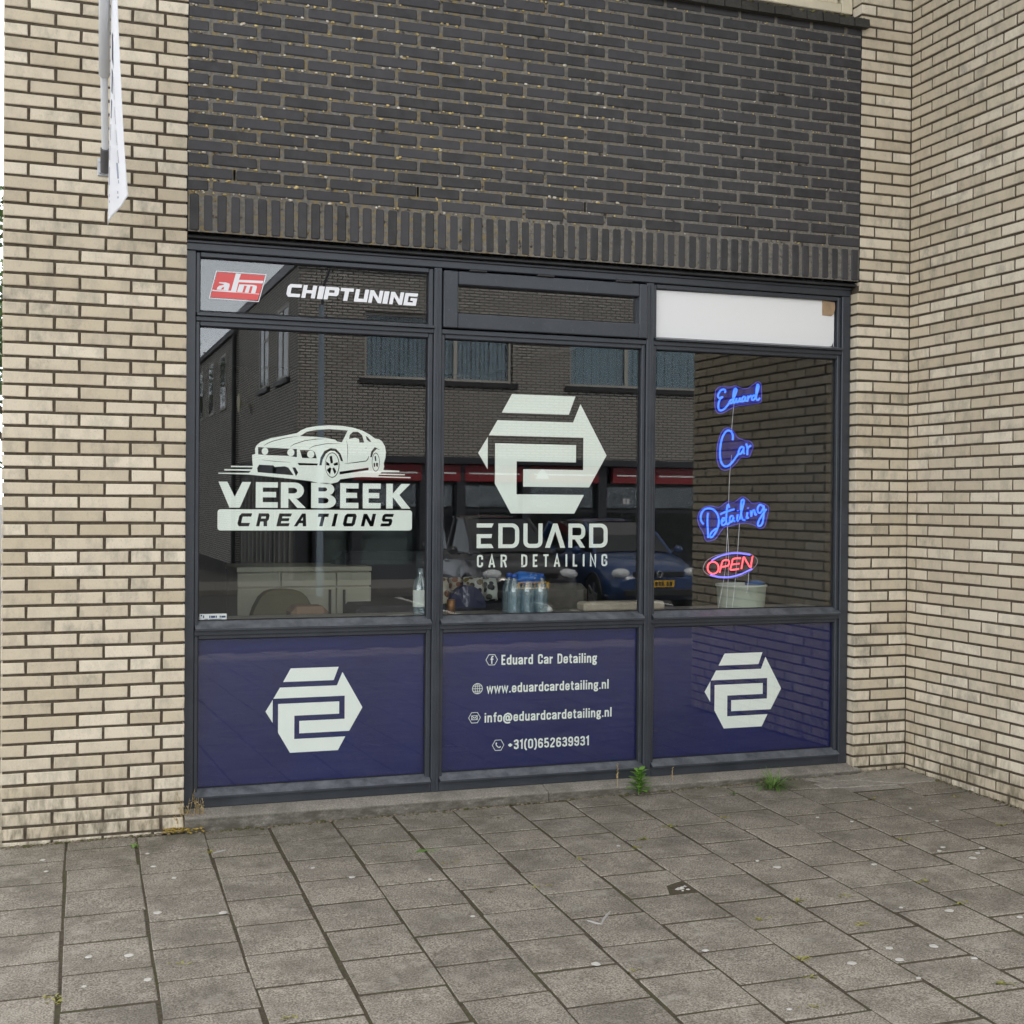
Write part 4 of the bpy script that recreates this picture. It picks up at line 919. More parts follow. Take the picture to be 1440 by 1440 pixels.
# ------------------------------------------------------------------ room behind the glass
def room(name, mb, mat):
    o = link(name, mb.mesh(name), mat); o['kind'] = 'structure'; return o
WALLM = plain('room_wall', (.07, .068, .066), .9, var=.1, vscale=2); FLOORM = plain('room_floor', (.05, .043, .036), .6, var=.2, vscale=3)
mb = MB(); mb.box(-.5, XR+.25, .152, 9, -.12, -.02); room('floor', mb, FLOORM)
mb = MB(); mb.box(-.5, XR+.25, .152, 9, 2.95, 3.1); room('ceiling', mb, plain('room_ceiling', (.12, .12, .12), .9))
mb = MB(); mb.box(-.5, XR+.25, 8.0, 8.1, -.02, 2.95); room('wall_back', mb, WALLM)
mb = MB(); mb.box(-.498, -.40, .30, 8.0, -.02, 2.95); room('wall_left', mb, WALLM)
mb = MB(); mb.box(XR+.12, XR+.24, .30, 8.0, -.02, 2.95); room('wall_right', mb, WALLM)
mb = MB(); mb.box(-.5, XR+.3, .152, 9, 6.4, 6.5); mb.box(-.5, XR+.3, 8.9, 9, -.1, 6.5); room('wall_rear', mb, WALLM)
LEDGEM = plain('ledge_laminate', (.30, .28, .25), .5, var=.1)
mb = MB(); mb.box(.0, 3.6, .152, .56, .885, .925, .004); ld = solo('window_ledge', mb, LEDGEM, 'inside window ledge behind the three large panes', 'ledge')
def at(u, v, Y): return PW(u, v, Y)
# water pack
LZ = .925
PET = N('clear_plastic'); PET.t.nodes.remove(PET.b)
_t = PET.n('ShaderNodeBsdfTransparent'); _t.inputs['Color'].default_value = (.80, .89, .93, 1); _g = PET.n('ShaderNodeBsdfGlossy'); _g.inputs['Roughness'].default_value = .12; _d = PET.n('ShaderNodeBsdfDiffuse'); _d.inputs['Color'].default_value = (.35, .47, .53, 1)
_m1 = PET.n('ShaderNodeMixShader'); _m1.inputs[0].default_value = .28; PET.l(_t.outputs[0], _m1.inputs[1]); PET.l(_g.outputs[0], _m1.inputs[2]); _m2 = PET.n('ShaderNodeMixShader'); _m2.inputs[0].default_value = .2; PET.l(_m1.outputs[0], _m2.inputs[1]); PET.l(_d.outputs[0], _m2.inputs[2]); PET.l(_m2.outputs[0], PET.o.inputs['Surface']); PET = PET.m
CAPM = plain('blue_cap', (.03, .10, .42), .4)
pc = at(738, 862, .34)
pack = thing('water_pack', 'shrink wrapped pack of clear water bottles with blue caps on the ledge', 'bottles', (pc.x, .34, LZ))
bprof = [(.001, 0), (.034, .002), (.037, .012), (.035, .05), (.037, .055), (.035, .09), (.037, .095), (.036, .13), (.030, .155), (.016, .180), (.0135, .19), (.0135, .198)]
for i in range(3):
    for j in range(2):
        x, y = pc.x-.076+i*.076, .30+j*.076; mb = MB(); mb.lathe(bprof, 16, (x, y, LZ)); bt = part('bottle', mb, PET, pack)
        mb = MB(); mb.lathe([(.001, .211), (.0145, .211), (.0155, .205), (.0155, .188), (.0137, .188)], 12, (x, y, LZ)); part('cap', mb, CAPM, bt)
mb = MB(); mb.blob((pc.x+.01, .33, LZ+.185), (.085, .07, .035), 4, .28, 12, 7); part('blue_wrap', mb, plain('blue_plastic_wrap', (.03, .16, .55), .3), pack)
mb = MB(); p = at(769, 862, .30); mb.blob((p.x, .30, LZ+.018), (.035, .03, .02), 8, .35, 9, 6); solo('tissue', mb, plain('white_tissue', (.75, .75, .72), .9), 'crumpled white tissue beside the water pack', 'tissue')
# spray bottle at the right edge of the left pane
p = at(591, 866, .30); sb = thing('bottle', 'clear bottle with a white label at the edge of the left pane', 'bottle', (p.x, .30, LZ))
mb = MB(); mb.lathe([(.001, 0), (.036, .002), (.038, .02), (.038, .15), (.03, .185), (.013, .21), (.013, .225)], 18, (p.x, .30, LZ)); part('bottle', mb, PET, sb)
mb = MB(); mb.lathe([(.0388, .05), (.0388, .135)], 18, (p.x, .30, LZ)); part('label_wrap', mb, plain('label_paper', (.66, .70, .66), .7), sb)
mb = MB(); mb.lathe([(.0155, .215), (.0155, .245), (.001, .247)], 12, (p.x, .30, LZ)); part('cap', mb, PET, sb)
mb = MB(); q = at(568, 868, .28)
for k, (dx, dy, a) in enumerate(((0, 0, .2), (.05, .01, -.3), (-.03, .02, .5))):
    ca, sa = math.cos(a), math.sin(a); mb.add([(q.x+dx+ca*x-sa*y, .27+dy+sa*x+ca*y, LZ+.003+k*.002+z) for z in (0, .0012) for x, y in ((-.05, -.03), (.05, -.03), (.05, .03), (-.05, .03))], [(0,1,2,3),(7,6,5,4),(0,4,5,1),(1,5,6,2),(2,6,7,3),(3,7,4,0)])
solo('papers', mb, plain('loose_paper', (.7, .69, .64), .8), 'few loose papers on the ledge beside the labelled bottle', 'papers')
# bucket
BUCK = plain('white_bucket', (.50, .56, .47), .55)
p = at(1042, 861, .42); bk = thing('bucket', 'pale round tub standing on the ledge under the OPEN neon', 'bucket', (p.x, .42, LZ))
mb = MB(); mb.lathe([(.001, .001), (.128, .001), (.133, .008), (.140, .118), (.146, .120), (.146, .130), (.139, .132), (.132, .118), (.126, .012), (.001, .010)], 36, (p.x, .42, LZ-.0)); part('tub', mb, BUCK, bk)
mb = MB(); mb.blob((p.x+.075, .40, LZ+.128), (.062, .05, .026), 12, .3, 11, 7); solo('blue_cloth', mb, plain('blue_cloth', (.05, .13, .30), .8), 'crumpled blue cloth hanging over the rim of the tub', 'cloth')
# patterned cushions on a dark sofa, beige armchair, rolled board, cabinet
def cushion(name, u0, u1, v0, v1, Y, th, mat, label, lean=0.0, group=None):
    a, b = at(u0, v1, Y), at(u1, v0, Y); n = 10; mb = MB(); vs = []; fs = []
    for sgn in (-1, 1):
        for j in range(n+1):
            for i in range(n+1):
                s, t = i/n, j/n; e = (16*s*(1-s)*t*(1-t))**.45; pin = .06*(1-e)*((2*s-1)**2)*((2*t-1)**2)
                x = a.x+(b.x-a.x)*(s+(0.5-s)*.12*(4*t*(1-t))*0+pin*(.5-s)); z = a.z+(b.z-a.z)*(t+pin*(.5-t))
                vs.append((x + lean*(z-a.z), Y+sgn*th*e+.25*(z-a.z), z))
    m = (n+1)**2
    for q in (0, m):
        for j in range(n):
            for i in range(n):
                f = (q+j*(n+1)+i, q+j*(n+1)+i+1, q+(j+1)*(n+1)+i+1, q+(j+1)*(n+1)+i); fs.append(f if q == 0 else f[::-1])
    mb.add(vs, fs, True); return solo(name, mb, mat, label, 'cushion', group)
def mat_pattern(name, a, b, c, sc_):
    m = N(name); pos = m.coord('pos'); v = m.n('ShaderNodeTexVoronoi', Scale=sc_, Randomness=1.0); m.l(pos, v.inputs['Vector'])
    f = m.ramp(v.outputs['Distance'], .42, .5); g = m.ramp(m.noise(pos, sc_*.7, 3), .48, .56)
    m.col(m.mix(f, m.mix(g, b, c), a)); m.rough(.85); return m.m
PATT = [mat_pattern('floral_fabric', (.55, .50, .40), (.20, .09, .05), (.10, .08, .05), 20), mat_pattern('floral_fabric_brown', (.42, .36, .28), (.25, .10, .05), (.05, .05, .06), 24), mat_pattern('leopard_fabric', (.5, .48, .42), (.03, .03, .03), (.18, .13, .03), 26), mat_pattern('black_white_fabric', (.62, .64, .58), (.02, .02, .02), (.10, .11, .08), 22)]
cushion('cushion', 613, 634, 812, 858, 1.30, .05, PATT[0], 'cream and brown floral cushion partly hidden by the mullion')
cushion('cushion', 633, 655, 812, 852, 1.36, .05, PATT[1], 'brown floral cushion behind the dark round stool')
cushion('cushion', 653, 682, 811, 846, 1.28, .06, PATT[2], 'leopard patterned cushion with yellow marks')
cushion('cushion', 680, 701, 813, 845, 1.34, .05, PATT[3], 'black and white patterned cushion at the end of the row')
SOFA = plain('dark_sofa', (.035, .035, .04), .8); a = at(612, 846, 1.3); b = at(705, 846, 1.3)
sf = thing('sofa', 'dark low sofa carrying the patterned cushions', 'sofa', ((a.x+b.x)/2, 1.5, -.02))
mb = MB(); mb.box(a.x-.5, b.x+.06, 1.18, 1.95, .10, a.z-.01, .03); part('seat', mb, SOFA, sf)
mb = MB(); mb.box(a.x-.5, b.x+.06, 1.72, 1.97, a.z, a.z+.28, .05); part('backrest', mb, SOFA, sf)
mb = MB(); mb.box(b.x+.062, b.x+.18, 1.18, 1.95, .05, a.z+.03, .03); part('armrest', mb, SOFA, sf)
NAVY = plain('navy_velvet', (.03, .032, .075), .6); c = at(651, 862, .75); mb = MB()
mb.prism([(c.x-.105+.105*(1-math.cos(math.pi*i/14)), .93+.125*math.sin(math.pi*i/14)) for i in range(15)], 'y', .66, .72); solo('chair_back', mb, NAVY, 'rounded navy chair back in front of the cushions', 'chair')
p = at(634, 866, .40); mb = MB(); mb.lathe([(.001, 0), (.022, .0), (.022, .075), (.001, .076)], 14, (p.x, .40, LZ)); solo('can', mb, plain('copper_can', (.30, .15, .07), .4, metal=.4), 'small copper coloured can on the ledge below the cushions', 'can')
BEIGE = plain('beige_fabric', (.30, .265, .22), .9, var=.1, vscale=12)
a = at(748, 822, 2.6); b = at(829, 822, 2.6); ac = thing('armchair', 'beige square armchair standing in the room behind the water pack', 'armchair', ((a.x+b.x)/2, 2.9, -.02))
mb = MB(); mb.box(a.x, b.x, 2.6, 2.8, .12, a.z, .045); part('backrest', mb, BEIGE, ac)
mb = MB(); mb.box(a.x+.02, b.x-.02, 2.80, 3.35, .12, .42, .03); part('seat', mb, BEIGE, ac)
for x in (a.x-.10, b.x+.002): mb = MB(); mb.box(x, x+.098, 2.62, 3.35, .10, .56, .02); part('armrest', mb, BEIGE, ac)
a = at(816, 858, .36); b = at(929, 856, .36); mb = MB(); mb.box(a.x, b.x, .30, .42, LZ+.001, LZ+.052, .012); solo('foam_board', mb, plain('tan_foam', (.44, .38, .30), .9, var=.12, vscale=25), 'long tan foam block lying on the ledge in the middle bay', 'block')
CAB = plain('cabinet_laminate', (.47, .455, .35), .5, var=.06, vscale=4)
CY = 1.55; a = at(333, 798, CY); b = at(523, 798, CY); ct = a.z
cab = thing('cabinet', 'pale office cabinet with three drawers and doors at the back of the room', 'cabinet', ((a.x+b.x)/2, CY+.25, -.02))
mb = MB(); mb.box(a.x, b.x, CY, CY+.5, ct-.03, ct, .004); part('top', mb, CAB, cab)
mb = MB(); mb.box(a.x+.01, b.x-.01, CY+.025, CY+.5, -.02, ct-.032); part('carcass', mb, CAB, cab)
xs = [a.x, at(395, 798, CY).x, at(473, 798, CY).x, b.x]; dz1 = at(400, 826, CY).z
for i in range(3):
    mb = MB(); mb.box(xs[i]+.004, xs[i+1]-.004, CY, CY+.022, dz1+.004, ct-.036, .003); part('drawer_front', mb, CAB, cab)
    mb = MB(); mb.box(xs[i]+.004, xs[i+1]-.004, CY, CY+.022, .05, dz1-.004, .003); dr = part('door', mb, CAB, cab)
for u in (463, 483): p = at(u, 850, CY); mb = MB(); mb.tube([(p.x, CY-.02, p.z-.09), (p.x, CY-.02, p.z+.09)], .008, 8); part('handle', mb, LEAD, cab)
OLIVE = plain('olive_velvet', (.12, .11, .06), .8)
p = at(398, 850, .98); ch = thing('armchair', 'dark olive round backed armchair in front of the cabinet', 'armchair', (p.x, .98, -.02))
mb = MB(); w_ = .25; zt = at(398, 829, .98).z
mb.prism([(p.x-w_+2*w_*i/16, .40+(zt-.40)*(1-abs(2*i/16-1)**4)) for i in range(17)], 'y', .95, 1.06); part('backrest', mb, OLIVE, ch)
mb = MB(); mb.box(p.x-.25, p.x+.25, .62, .948, .18, .42, .04); part('seat', mb, OLIVE, ch)
p = at(432, 862, .74); mb = MB(); mb.box(p.x-.10, p.x+.10, .64, .84, .60, p.z+.04, .03); mb.box(p.x-.015, p.x+.015, .725, .755, -.01, .61); mb.box(p.x-.14, p.x+.14, .60, .88, -.02, .0); solo('stool', mb, plain('rust_fabric', (.26, .17, .11), .9), 'rust brown padded stool in the left bay', 'stool')

# ------------------------------------------------------------------ flag on the left pier
POLEM = plain('white_pole', (.62, .63, .64), .35); GREYP = plain('grey_plastic', (.09, .09, .095), .5)
b0 = PW(148, 238, -.06); b1 = PW(148, 209, -.13); b2 = PW(146.5, 108, -.30); b3 = PW(147, -60, -.55)
fp = thing('flag_pole', 'white wall mounted flag pole on a galvanised bracket', 'flag pole', (b0.x, 0, b0.z))
a = PW(137, 222, -.004); c = PW(157, 249, -.004); mb = MB(); mb.box(a.x, c.x, -.008, -.001, c.z, a.z, .002)
for (sx, sz) in ((.2, .2), (.8, .2), (.2, .8), (.8, .8)): mb.lathe([(.001, -.013), (.006, -.013), (.006, -.008)], 8, (a.x+(c.x-a.x)*sx, 0, c.z+(a.z-c.z)*sz), 'y')
mb.tube([(b0.x, -.008, b0.z+.01), b0], .016, 10); part('bracket', mb, STEEL, fp)
mb = MB(); mb.tube([b0 - (b1-b0)*.1, b1], .0205, 14); part('socket', mb, GREYP, fp)
mb = MB(); mb.tube([b1 - (b1-b0)*.3, b2 + (b2-b1)*.2], .0155, 14); part('pole', mb, POLEM, fp)
mb = MB(); mb.tube([b2, b2+(b3-b2)*.004, b3], [.017, .0225, .0225], 14); part('sleeve', mb, POLEM, fp)
def mat_flag():
    m = N('white_flag_cloth'); m.t.nodes.remove(m.b)
    d = m.n('ShaderNodeBsdfDiffuse'); d.inputs['Color'].default_value = (.95, .955, .97, 1); t = m.n('ShaderNodeBsdfTranslucent'); t.inputs['Color'].default_value = (.88, .89, .92, 1)
    x = m.n('ShaderNodeMixShader'); x.inputs[0].default_value = .45; m.l(d.outputs[0], x.inputs[1]); m.l(t.outputs[0], x.inputs[2]); m.l(x.outputs[0], m.o.inputs['Surface']); return m.m
FLAGM = mat_flag()
# the cloth runs out from the wall towards the street, so it is seen nearly edge on
Lpx = [(156.5, -40), (156, 60), (155, 140), (154, 200), (153, 250), (152, 316)]; Rpx = [(164, -40), (167, 40), (171, 130), (174, 190), (177, 235), (180.5, 276)]
LY = [-.50, -.40, -.30, -.24, -.20, -.16]; RY = [-.86, -.84, -.82, -.80, -.78, -.74]
NL, NK = 40, 12; ls = smoothp([PW(u, v, y) for (u, v), y in zip(Lpx, LY)], 8); rs = smoothp([PW(u, v, y) for (u, v), y in zip(Rpx, RY)], 8)
def flagpt(i, t):
    i = max(0, min(len(ls)-1, i)); k = int(i); f = i-k; k2 = min(k+1, len(ls)-1)
    A = ls[k].lerp(ls[k2], f); B = rs[k].lerp(rs[k2], f); p = A.lerp(B, t)
    return p + Vector((.018*math.sin(t*5.2+i*.12)*t*(1-t)*4*.5, 0, .012*math.sin(math.pi*t)*(i/len(ls))**3))
mb = MB(); n = len(ls); vs = [flagpt(i, j/NK) for i in range(n) for j in range(NK+1)]
mb.add(vs, [(i*(NK+1)+j, i*(NK+1)+j+1, (i+1)*(NK+1)+j+1, (i+1)*(NK+1)+j) for i in range(n-1) for j in range(NK)], True)
fl = thing('flag', 'white advertising flag with dark lettering seen edge on', 'flag', (b0.x+.03, -.4, ls[-1].z))
cl = link('cloth', mb.mesh('cloth', fix=False), FLAGM, fl)
so_ = cl.modifiers.new('thickness', 'SOLIDIFY'); so_.thickness = .0015
mb = MB(); NV = plain('flag_print', (.02, .022, .05), .8); GP = plain('flag_print_grey', (.3, .32, .4), .8)
def fquad(mbx, i0, i1, t0, t1, skew=0):
    for off in (-.0022, .0022):
        K = 6; vs = []
        for k in range(K+1):
            i = i0+(i1-i0)*k/K
            for t in (t0, t1): p = flagpt(i + skew*(t-t0), t); vs.append((p.x+off, p.y, p.z))
        mbx.add(vs, [(2*k, 2*k+1, 2*k+3, 2*k+2) for k in range(K)])
for i0 in (7, 11.5, 16, 20.5, 25): fquad(mb, i0, i0+3.3, .10, .60, 4)
part('flag_print', mb, NV, fl)
mb = MB()
for i0, i1, t0, t1 in ((30, 30.6, .1, .55), (30, 33.5, .1, .16), (33, 33.6, .1, .55), (30, 33.5, .5, .56), (35, 35.5, .12, .5), (36, 36.4, .12, .5)): fquad(mb, i0, i1, t0, t1, 2)
part('flag_print_small', mb, GP, fl)

# ------------------------------------------------------------------ weeds
def leaf(mb, base, d, ln, wd, droop, up=Vector((0,0,1))):
    d = Vector(d).normalized(); side = d.cross(up); side = side.normalized() if side.length > 1e-4 else Vector((1,0,0)); vs = []; K = 4
    for k in range(K+1):
        t = k/K; p = Vector(base)+d*ln*t+Vector((0,0,-droop*ln*t*t)); w2 = wd*(math.sin(math.pi*(.12+.86*t))**.8)*.5*(1 if k < K else .1); vs += [p+side*w2, p-side*w2]
    mb.add(vs, [(2*k, 2*k+1, 2*k+3, 2*k+2) for k in range(K)], True)
GREEN = mat_leaf('fresh_green_leaf', (.07, .17, .02), (.14, .28, .04)); GRASS = mat_leaf('grass_blade', (.06, .12, .02), (.13, .22, .05)); STRAW = mat_leaf('dry_straw', (.30, .22, .10), (.42, .32, .15)); OCHRE = mat_leaf('ochre_leaf', (.30, .20, .03), (.42, .30, .06)); MOSSM = mat_leaf('joint_moss', (.10, .11, .02), (.24, .22, .05))
rr = random.Random(3)
p = PG(898, 1117); t = thing('weed', 'leafy fresh green weed at the foot of the sill', 'plant', p)
mb = MB(); mb.tube([p, p+Vector((.003, -.004, .06)), p+Vector((.006, -.006, .125))], [.003, .0025, .0015], 6); part('stem', mb, GREEN, t)
mb = MB()
for i in range(30):
    z = .012+.11*i/30; a = i*2.4; l = .105*(1-.5*i/30)*rr.uniform(.8, 1.15); leaf(mb, p+Vector((.004*z/.12, -.004, z)), (math.cos(a), math.sin(a), .45+.6*i/30), l, .030, .35)
part('leaves', mb, GREEN, t)
p = PG(1088, 1108); mb = MB()
for i in range(140):
    a = rr.random()*6.28; r = rr.uniform(0, .035); q = p+Vector((math.cos(a)*r*1.8, math.sin(a)*r*.6, 0)); l = rr.uniform(.07, .17)*(1.35 if i % 9 == 0 else 1)
    leaf(mb, q, (math.cos(a)*rr.uniform(.3, 1.3), math.sin(a)*.8-.15, rr.uniform(.5, 1.2)), l, .0048, rr.uniform(.2, .9))
solo('grass_tuft', mb, GRASS, 'spreading tuft of green grass at the right end of the sill', 'grass')
for (u, v, n_, hh, lab) in ((1030, 1118, 9, .06, 'small upright grass sprigs in the joint near the grass tuft'), (190, 1192, 14, .035, 'tiny green tuft in the paving before the left pier'), (600, 1196, 26, .03, 'low green weed creeping along a joint before the middle bay')):
    p = PG(u, v); mb = MB()
    for i in range(n_):
        a = rr.random()*6.28; leaf(mb, p+Vector((rr.uniform(-.04, .04) if n_ > 20 else rr.uniform(-.012, .012), rr.uniform(-.008, .008), 0)), (math.cos(a), math.sin(a), rr.uniform(.3, 1.6) if n_ < 20 else .3), hh*rr.uniform(.6, 1.2), .006 if n_ < 20 else .012, .3)
    solo('small_weed', mb, GRASS, lab, 'plant')
p = PG(262, 1167); t = thing('dry_weed', 'dry straw coloured weed with ochre leaves at the foot of the left pier', 'plant', p); mb = MB()
for i in range(20):
    a = rr.uniform(-.9, .9); ln = rr.uniform(.09, .20); q = p+Vector((rr.uniform(-.04, .09), rr.uniform(-.03, 0), 0)); e = q+Vector((math.sin(a)*ln*.6, rr.uniform(-.03, .01), ln))
    mb.tube([q, q.lerp(e, .5)+Vector((.006, 0, .006)), e], [.0013, .001, .0006], 4)
    for k in range(7): w_ = q.lerp(e, .4+.6*k/7); leaf(mb, w_, (rr.uniform(-1, 1), rr.uniform(-1, 1), rr.uniform(.2, 1)), .016, .005, .2)
part('stalks', mb, STRAW, t); mb = MB()
for i in range(110):
    q = p+Vector((rr.uniform(-.10, .07), rr.uniform(-.075, -.01), .004+rr.random()*.018)); a = rr.random()*6.28; leaf(mb, q, (math.cos(a), math.sin(a), .4), .026, .013, .4)
part('leaves', mb, OCHRE, t)
for (u, v, hh, lab) in ((867, 1117, .16, 'thin dry stalk with a pale yellow foot left of the green weed'), (944, 1109, .11, 'faint dry stalk between the green weed and the grass tuft')):
    p = PG(u, v); t = thing('dry_stalk', lab, 'plant', p); mb = MB(); e = p+Vector((.004, -.004, hh)); mb.tube([p, p.lerp(e, .5)+Vector((.004, 0, 0)), e], [.0016, .0013, .0008], 5)
    for k in range(16): leaf(mb, p.lerp(e, .5+.5*k/16), (rr.uniform(-1, 1), rr.uniform(-1, 1), .6), .014, .006, .2)
    part('stalk', mb, STRAW, t); mb = MB()
    for i in range(16): a = rr.random()*6.28; leaf(mb, p+Vector((rr.uniform(-.012, .012), rr.uniform(-.01, .01), .008+rr.random()*.03)), (math.cos(a), math.sin(a), .5), .02, .010, .3)
    part('leaves', mb, OCHRE if hh > .15 else STRAW, t)
mb = MB(); tufts = [(1298,1240),(1215,1300),(1125,1267),(1070,1293),(1187,1261),(1355,1270),(1150,1416),(1130,1348),(892,1365),(892,1192),(817,1208),(762,1247),(1412,1383),(940,1162),(1270,1180),(1310,1140),(1135,1375),(1020,1150),(905,1180),(700,1150),(1408,1160),(72,1402),(82,1408),(408,1432),(255,1356),(548,1190),(640,1213),(690,1253),(300,1198),(1230,1123),(1345,1120)]
for (u, v) in tufts:
    p = PG(u, v)
    for i in range(24):
        a = rr.random()*6.28; s = rr.gauss(0, .018); leaf(mb, (p.x+s, p.y+rr.uniform(-.010, .010), p.z-.003), (math.cos(a), math.sin(a), rr.uniform(.3, 1.0)), rr.uniform(.010, .028), .009, .3)
for k in range(-1, 15):                                              # thin moss line in the long joints
    for i in range(70):
        b = rr.uniform(.1, 3.2); q = O + ex*(k*T) + ey*b
        if q.x > XR-.03 or rr.random() < .35: continue
        a = rr.random()*6.28; leaf(mb, (q.x+rr.uniform(-.004, .004), q.y, zg(q.x, q.y)-.010), (math.cos(a), math.sin(a), .8), rr.uniform(.006, .013), .005, .2)
part('joint_moss', mb, MOSSM, pave, kind='stuff')

# ------------------------------------------------------------------ the street behind the camera (seen in the glass)
BY = -20.3; BX = 4.25; ZR = 6.35
opp = thing('brick_building', 'two storey brick building across the street with red shop fascias', 'building', (10, BY, GZ))
FB2 = mat_farbrick('opposite_brick', (.45, .425, .39), (.56, .535, .50), (.03, .026, .022)); FB2Y = mat_farbrick('opposite_brick_side_lit', (.55, .525, .48), (.66, .63, .58), (.03, .026, .022), 'Y')  # side copy is lighter: sunlight the side wall lacks is put in its colour
mp_ = lambda u, v: (PW(u, v, .2-BY).x, PW(u, v, .2-BY).z)          # pixel -> point on the mirrored facade plane
w1a, w1b = mp_(513, 500)[0], mp_(721, 500)[0]; w2a = mp_(802, 500)[0]; w2b = w2a + (w1b-w1a); zs, zt = mp_(560, 533)[1], mp_(660, 446)[1]; zgf = mp_(560, 641)[1]
w3a = w2b + (w2a-w1b); w3b = w3a+(w1b-w1a); XE = 30
mb = MB()
xs = [BX, w1a, w1b, w2a, w2b, w3a, w3b, XE]
for i in range(0, 7, 2): mb.box(xs[i], xs[i+1], BY-.3, BY, zs, zt)
mb.box(BX, XE, BY-.3, BY, zt, ZR); mb.box(BX, XE, BY-.3, BY, zgf, zs); part('front_wall', mb, FB2, opp)
WF = plain('light_window_frame', (.50, .48, .44), .5); BLND = plain('blue_grey_blind', (.30, .40, .46), .8); ROOMD = plain('dark_interior', (.02, .022, .025), .9)
for wi, (a, b) in enumerate(((w1a, w1b), (w2a, w2b), (w3a, w3b))):
    mb = MB(); t_ = .06
    for (x0, x1, q0, q1) in ((a, a+t_, zs, zt), (b-t_, b, zs, zt), (a+t_, b-t_, zs, zs+t_), (a+t_, b-t_, zt-t_, zt), (a+(b-a)*.415, a+(b-a)*.44, zs+t_, zt-t_), (a+(b-a)*.60, a+(b-a)*.625, zs+t_, zt-t_)): mb.box(x0, x1, BY-.16, BY-.09, q0, q1)
    wn = part('window', mb, WF, opp)
    mb = MB(); mb.box(a+t_, b-t_, BY-.135, BY-.125, zs+t_, zt-t_); part('pane', mb, FARGLASS, wn)
    mb = MB(); k = int((b-a)/.10)
    for i in range(k): mb.box(a+.02+i*.10, a+.02+i*.10+(.062 if wi == 0 else .09), BY-.22-.03*(i % 2), BY-.215-.03*(i % 2), zs, zt)
    part('blind', mb, BLND, wn)
    mb = MB(); mb.box(a, b, BY-.32, BY-.305, zs, zt); part('window_back', mb, ROOMD, wn)
    mb = MB(); mb.box(a-.12, b+.12, BY+.001, BY+.06, zs-.10, zs-.002); part('sill', mb, LEAD, wn)
mb = MB(); mb.box(BX-.05, XE, BY-9, BY+.08, ZR+.002, ZR+.22); part('roof', mb, plain('grey_roof_trim', (.30, .31, .33), .6), opp)
# ground floor: recessed dark shop fronts with red fascias
DARKF = plain('dark_shop_frame', (.03, .032, .04), .5); REDF = plain('red_fascia', (.27, .02, .028), .45); SHOPW = plain('shop_wall', (.33, .33, .30), .9, var=.2, vscale=2)
mb = MB(); mb.box(BX, XE, BY-.28, BY+.0, zgf-.14, zgf-.003); part('canopy_beam', mb, DARKF, opp)
red_px = ((535, 596), (585+3, 598), (622, 651), (655, 846), (866, 905), (925, 1040)); xprev = BX
px_ = lambda u: mp_(u, 660)[0]
for (u0, u1) in ((500, 596), (607, 651), (657, 740), (748, 846), (866, 908), (925, 1010), (1020, 1140)):
    x0, x1 = px_(u0), px_(u1); mb = MB(); mb.box(x0, x1, BY-.30, BY-.14, zgf-.52, zgf-.16, .01); f_ = part('fascia', mb, REDF, opp)
    mb = MB(); mb.box(x0+.1, x1-.1, BY-.138, BY-.134, zgf-.36, zgf-.325); part('white_stripe', mb, VINYLW, f_)
cx, cz = px_(766), zgf-.34; mb = MB(); mb.prism([(cx-.16, cz-.10), (cx+.16, cz-.10), (cx+.10, cz+.02), (cx, cz+.13), (cx-.10, cz+.02)], 'y', BY-.132, BY-.12); part('fascia_emblem', mb, VINYLW, opp)
posts = [px_(u) for u in (452, 505, 600, 652, 745, 852, 918, 1015, 1140)]
for x in posts: mb = MB(); mb.box(x-.10, x+.10, BY-.42, BY-.16, GZ, zgf-.15); part('post', mb, DARKF, opp)
for i in range(len(posts)-1):
    a, b = posts[i]+.10, posts[i+1]-.10; mb = MB(); mb.box(a, b, BY-.38, BY-.30, GZ, GZ+.42); mb.box(a, b, BY-.37, BY-.31, zgf-.6, zgf-.53); mb.box(a, b, BY-.36, BY-.32, 1.3, 1.36); part('shop_frame', mb, DARKF, opp)
    mb = MB(); mb.box(a, b, BY-.345, BY-.335, GZ+.42, zgf-.6); part('pane', mb, FARGLASS, opp)
    mb = MB(); mb.box(a, b, BY-(.75 if i in (0, 1, 2) else 2.4), BY-(.74 if i in (0, 1, 2) else 2.39), GZ, zgf-.4 if i > 2 else .95); part('shop_interior', mb, SHOPW if i in (0, 1, 2) else ROOMD, opp)
mb = MB(); mb.box(BX, XE, BY-3.1, BY-3.0, GZ, zgf); mb.box(BX, XE, BY-3.0, BY-.3, zgf-.1, zgf-.04); part('shop_back', mb, ROOMD, opp)
mb = MB(); x = px_(885); mb.box(x, x+.07, BY-.325, BY-.318, 1.50, 1.62); mb.box(x+.09, x+.16, BY-.325, BY-.318, 1.50, 1.62); part('house_number', mb, VINYLW, opp)
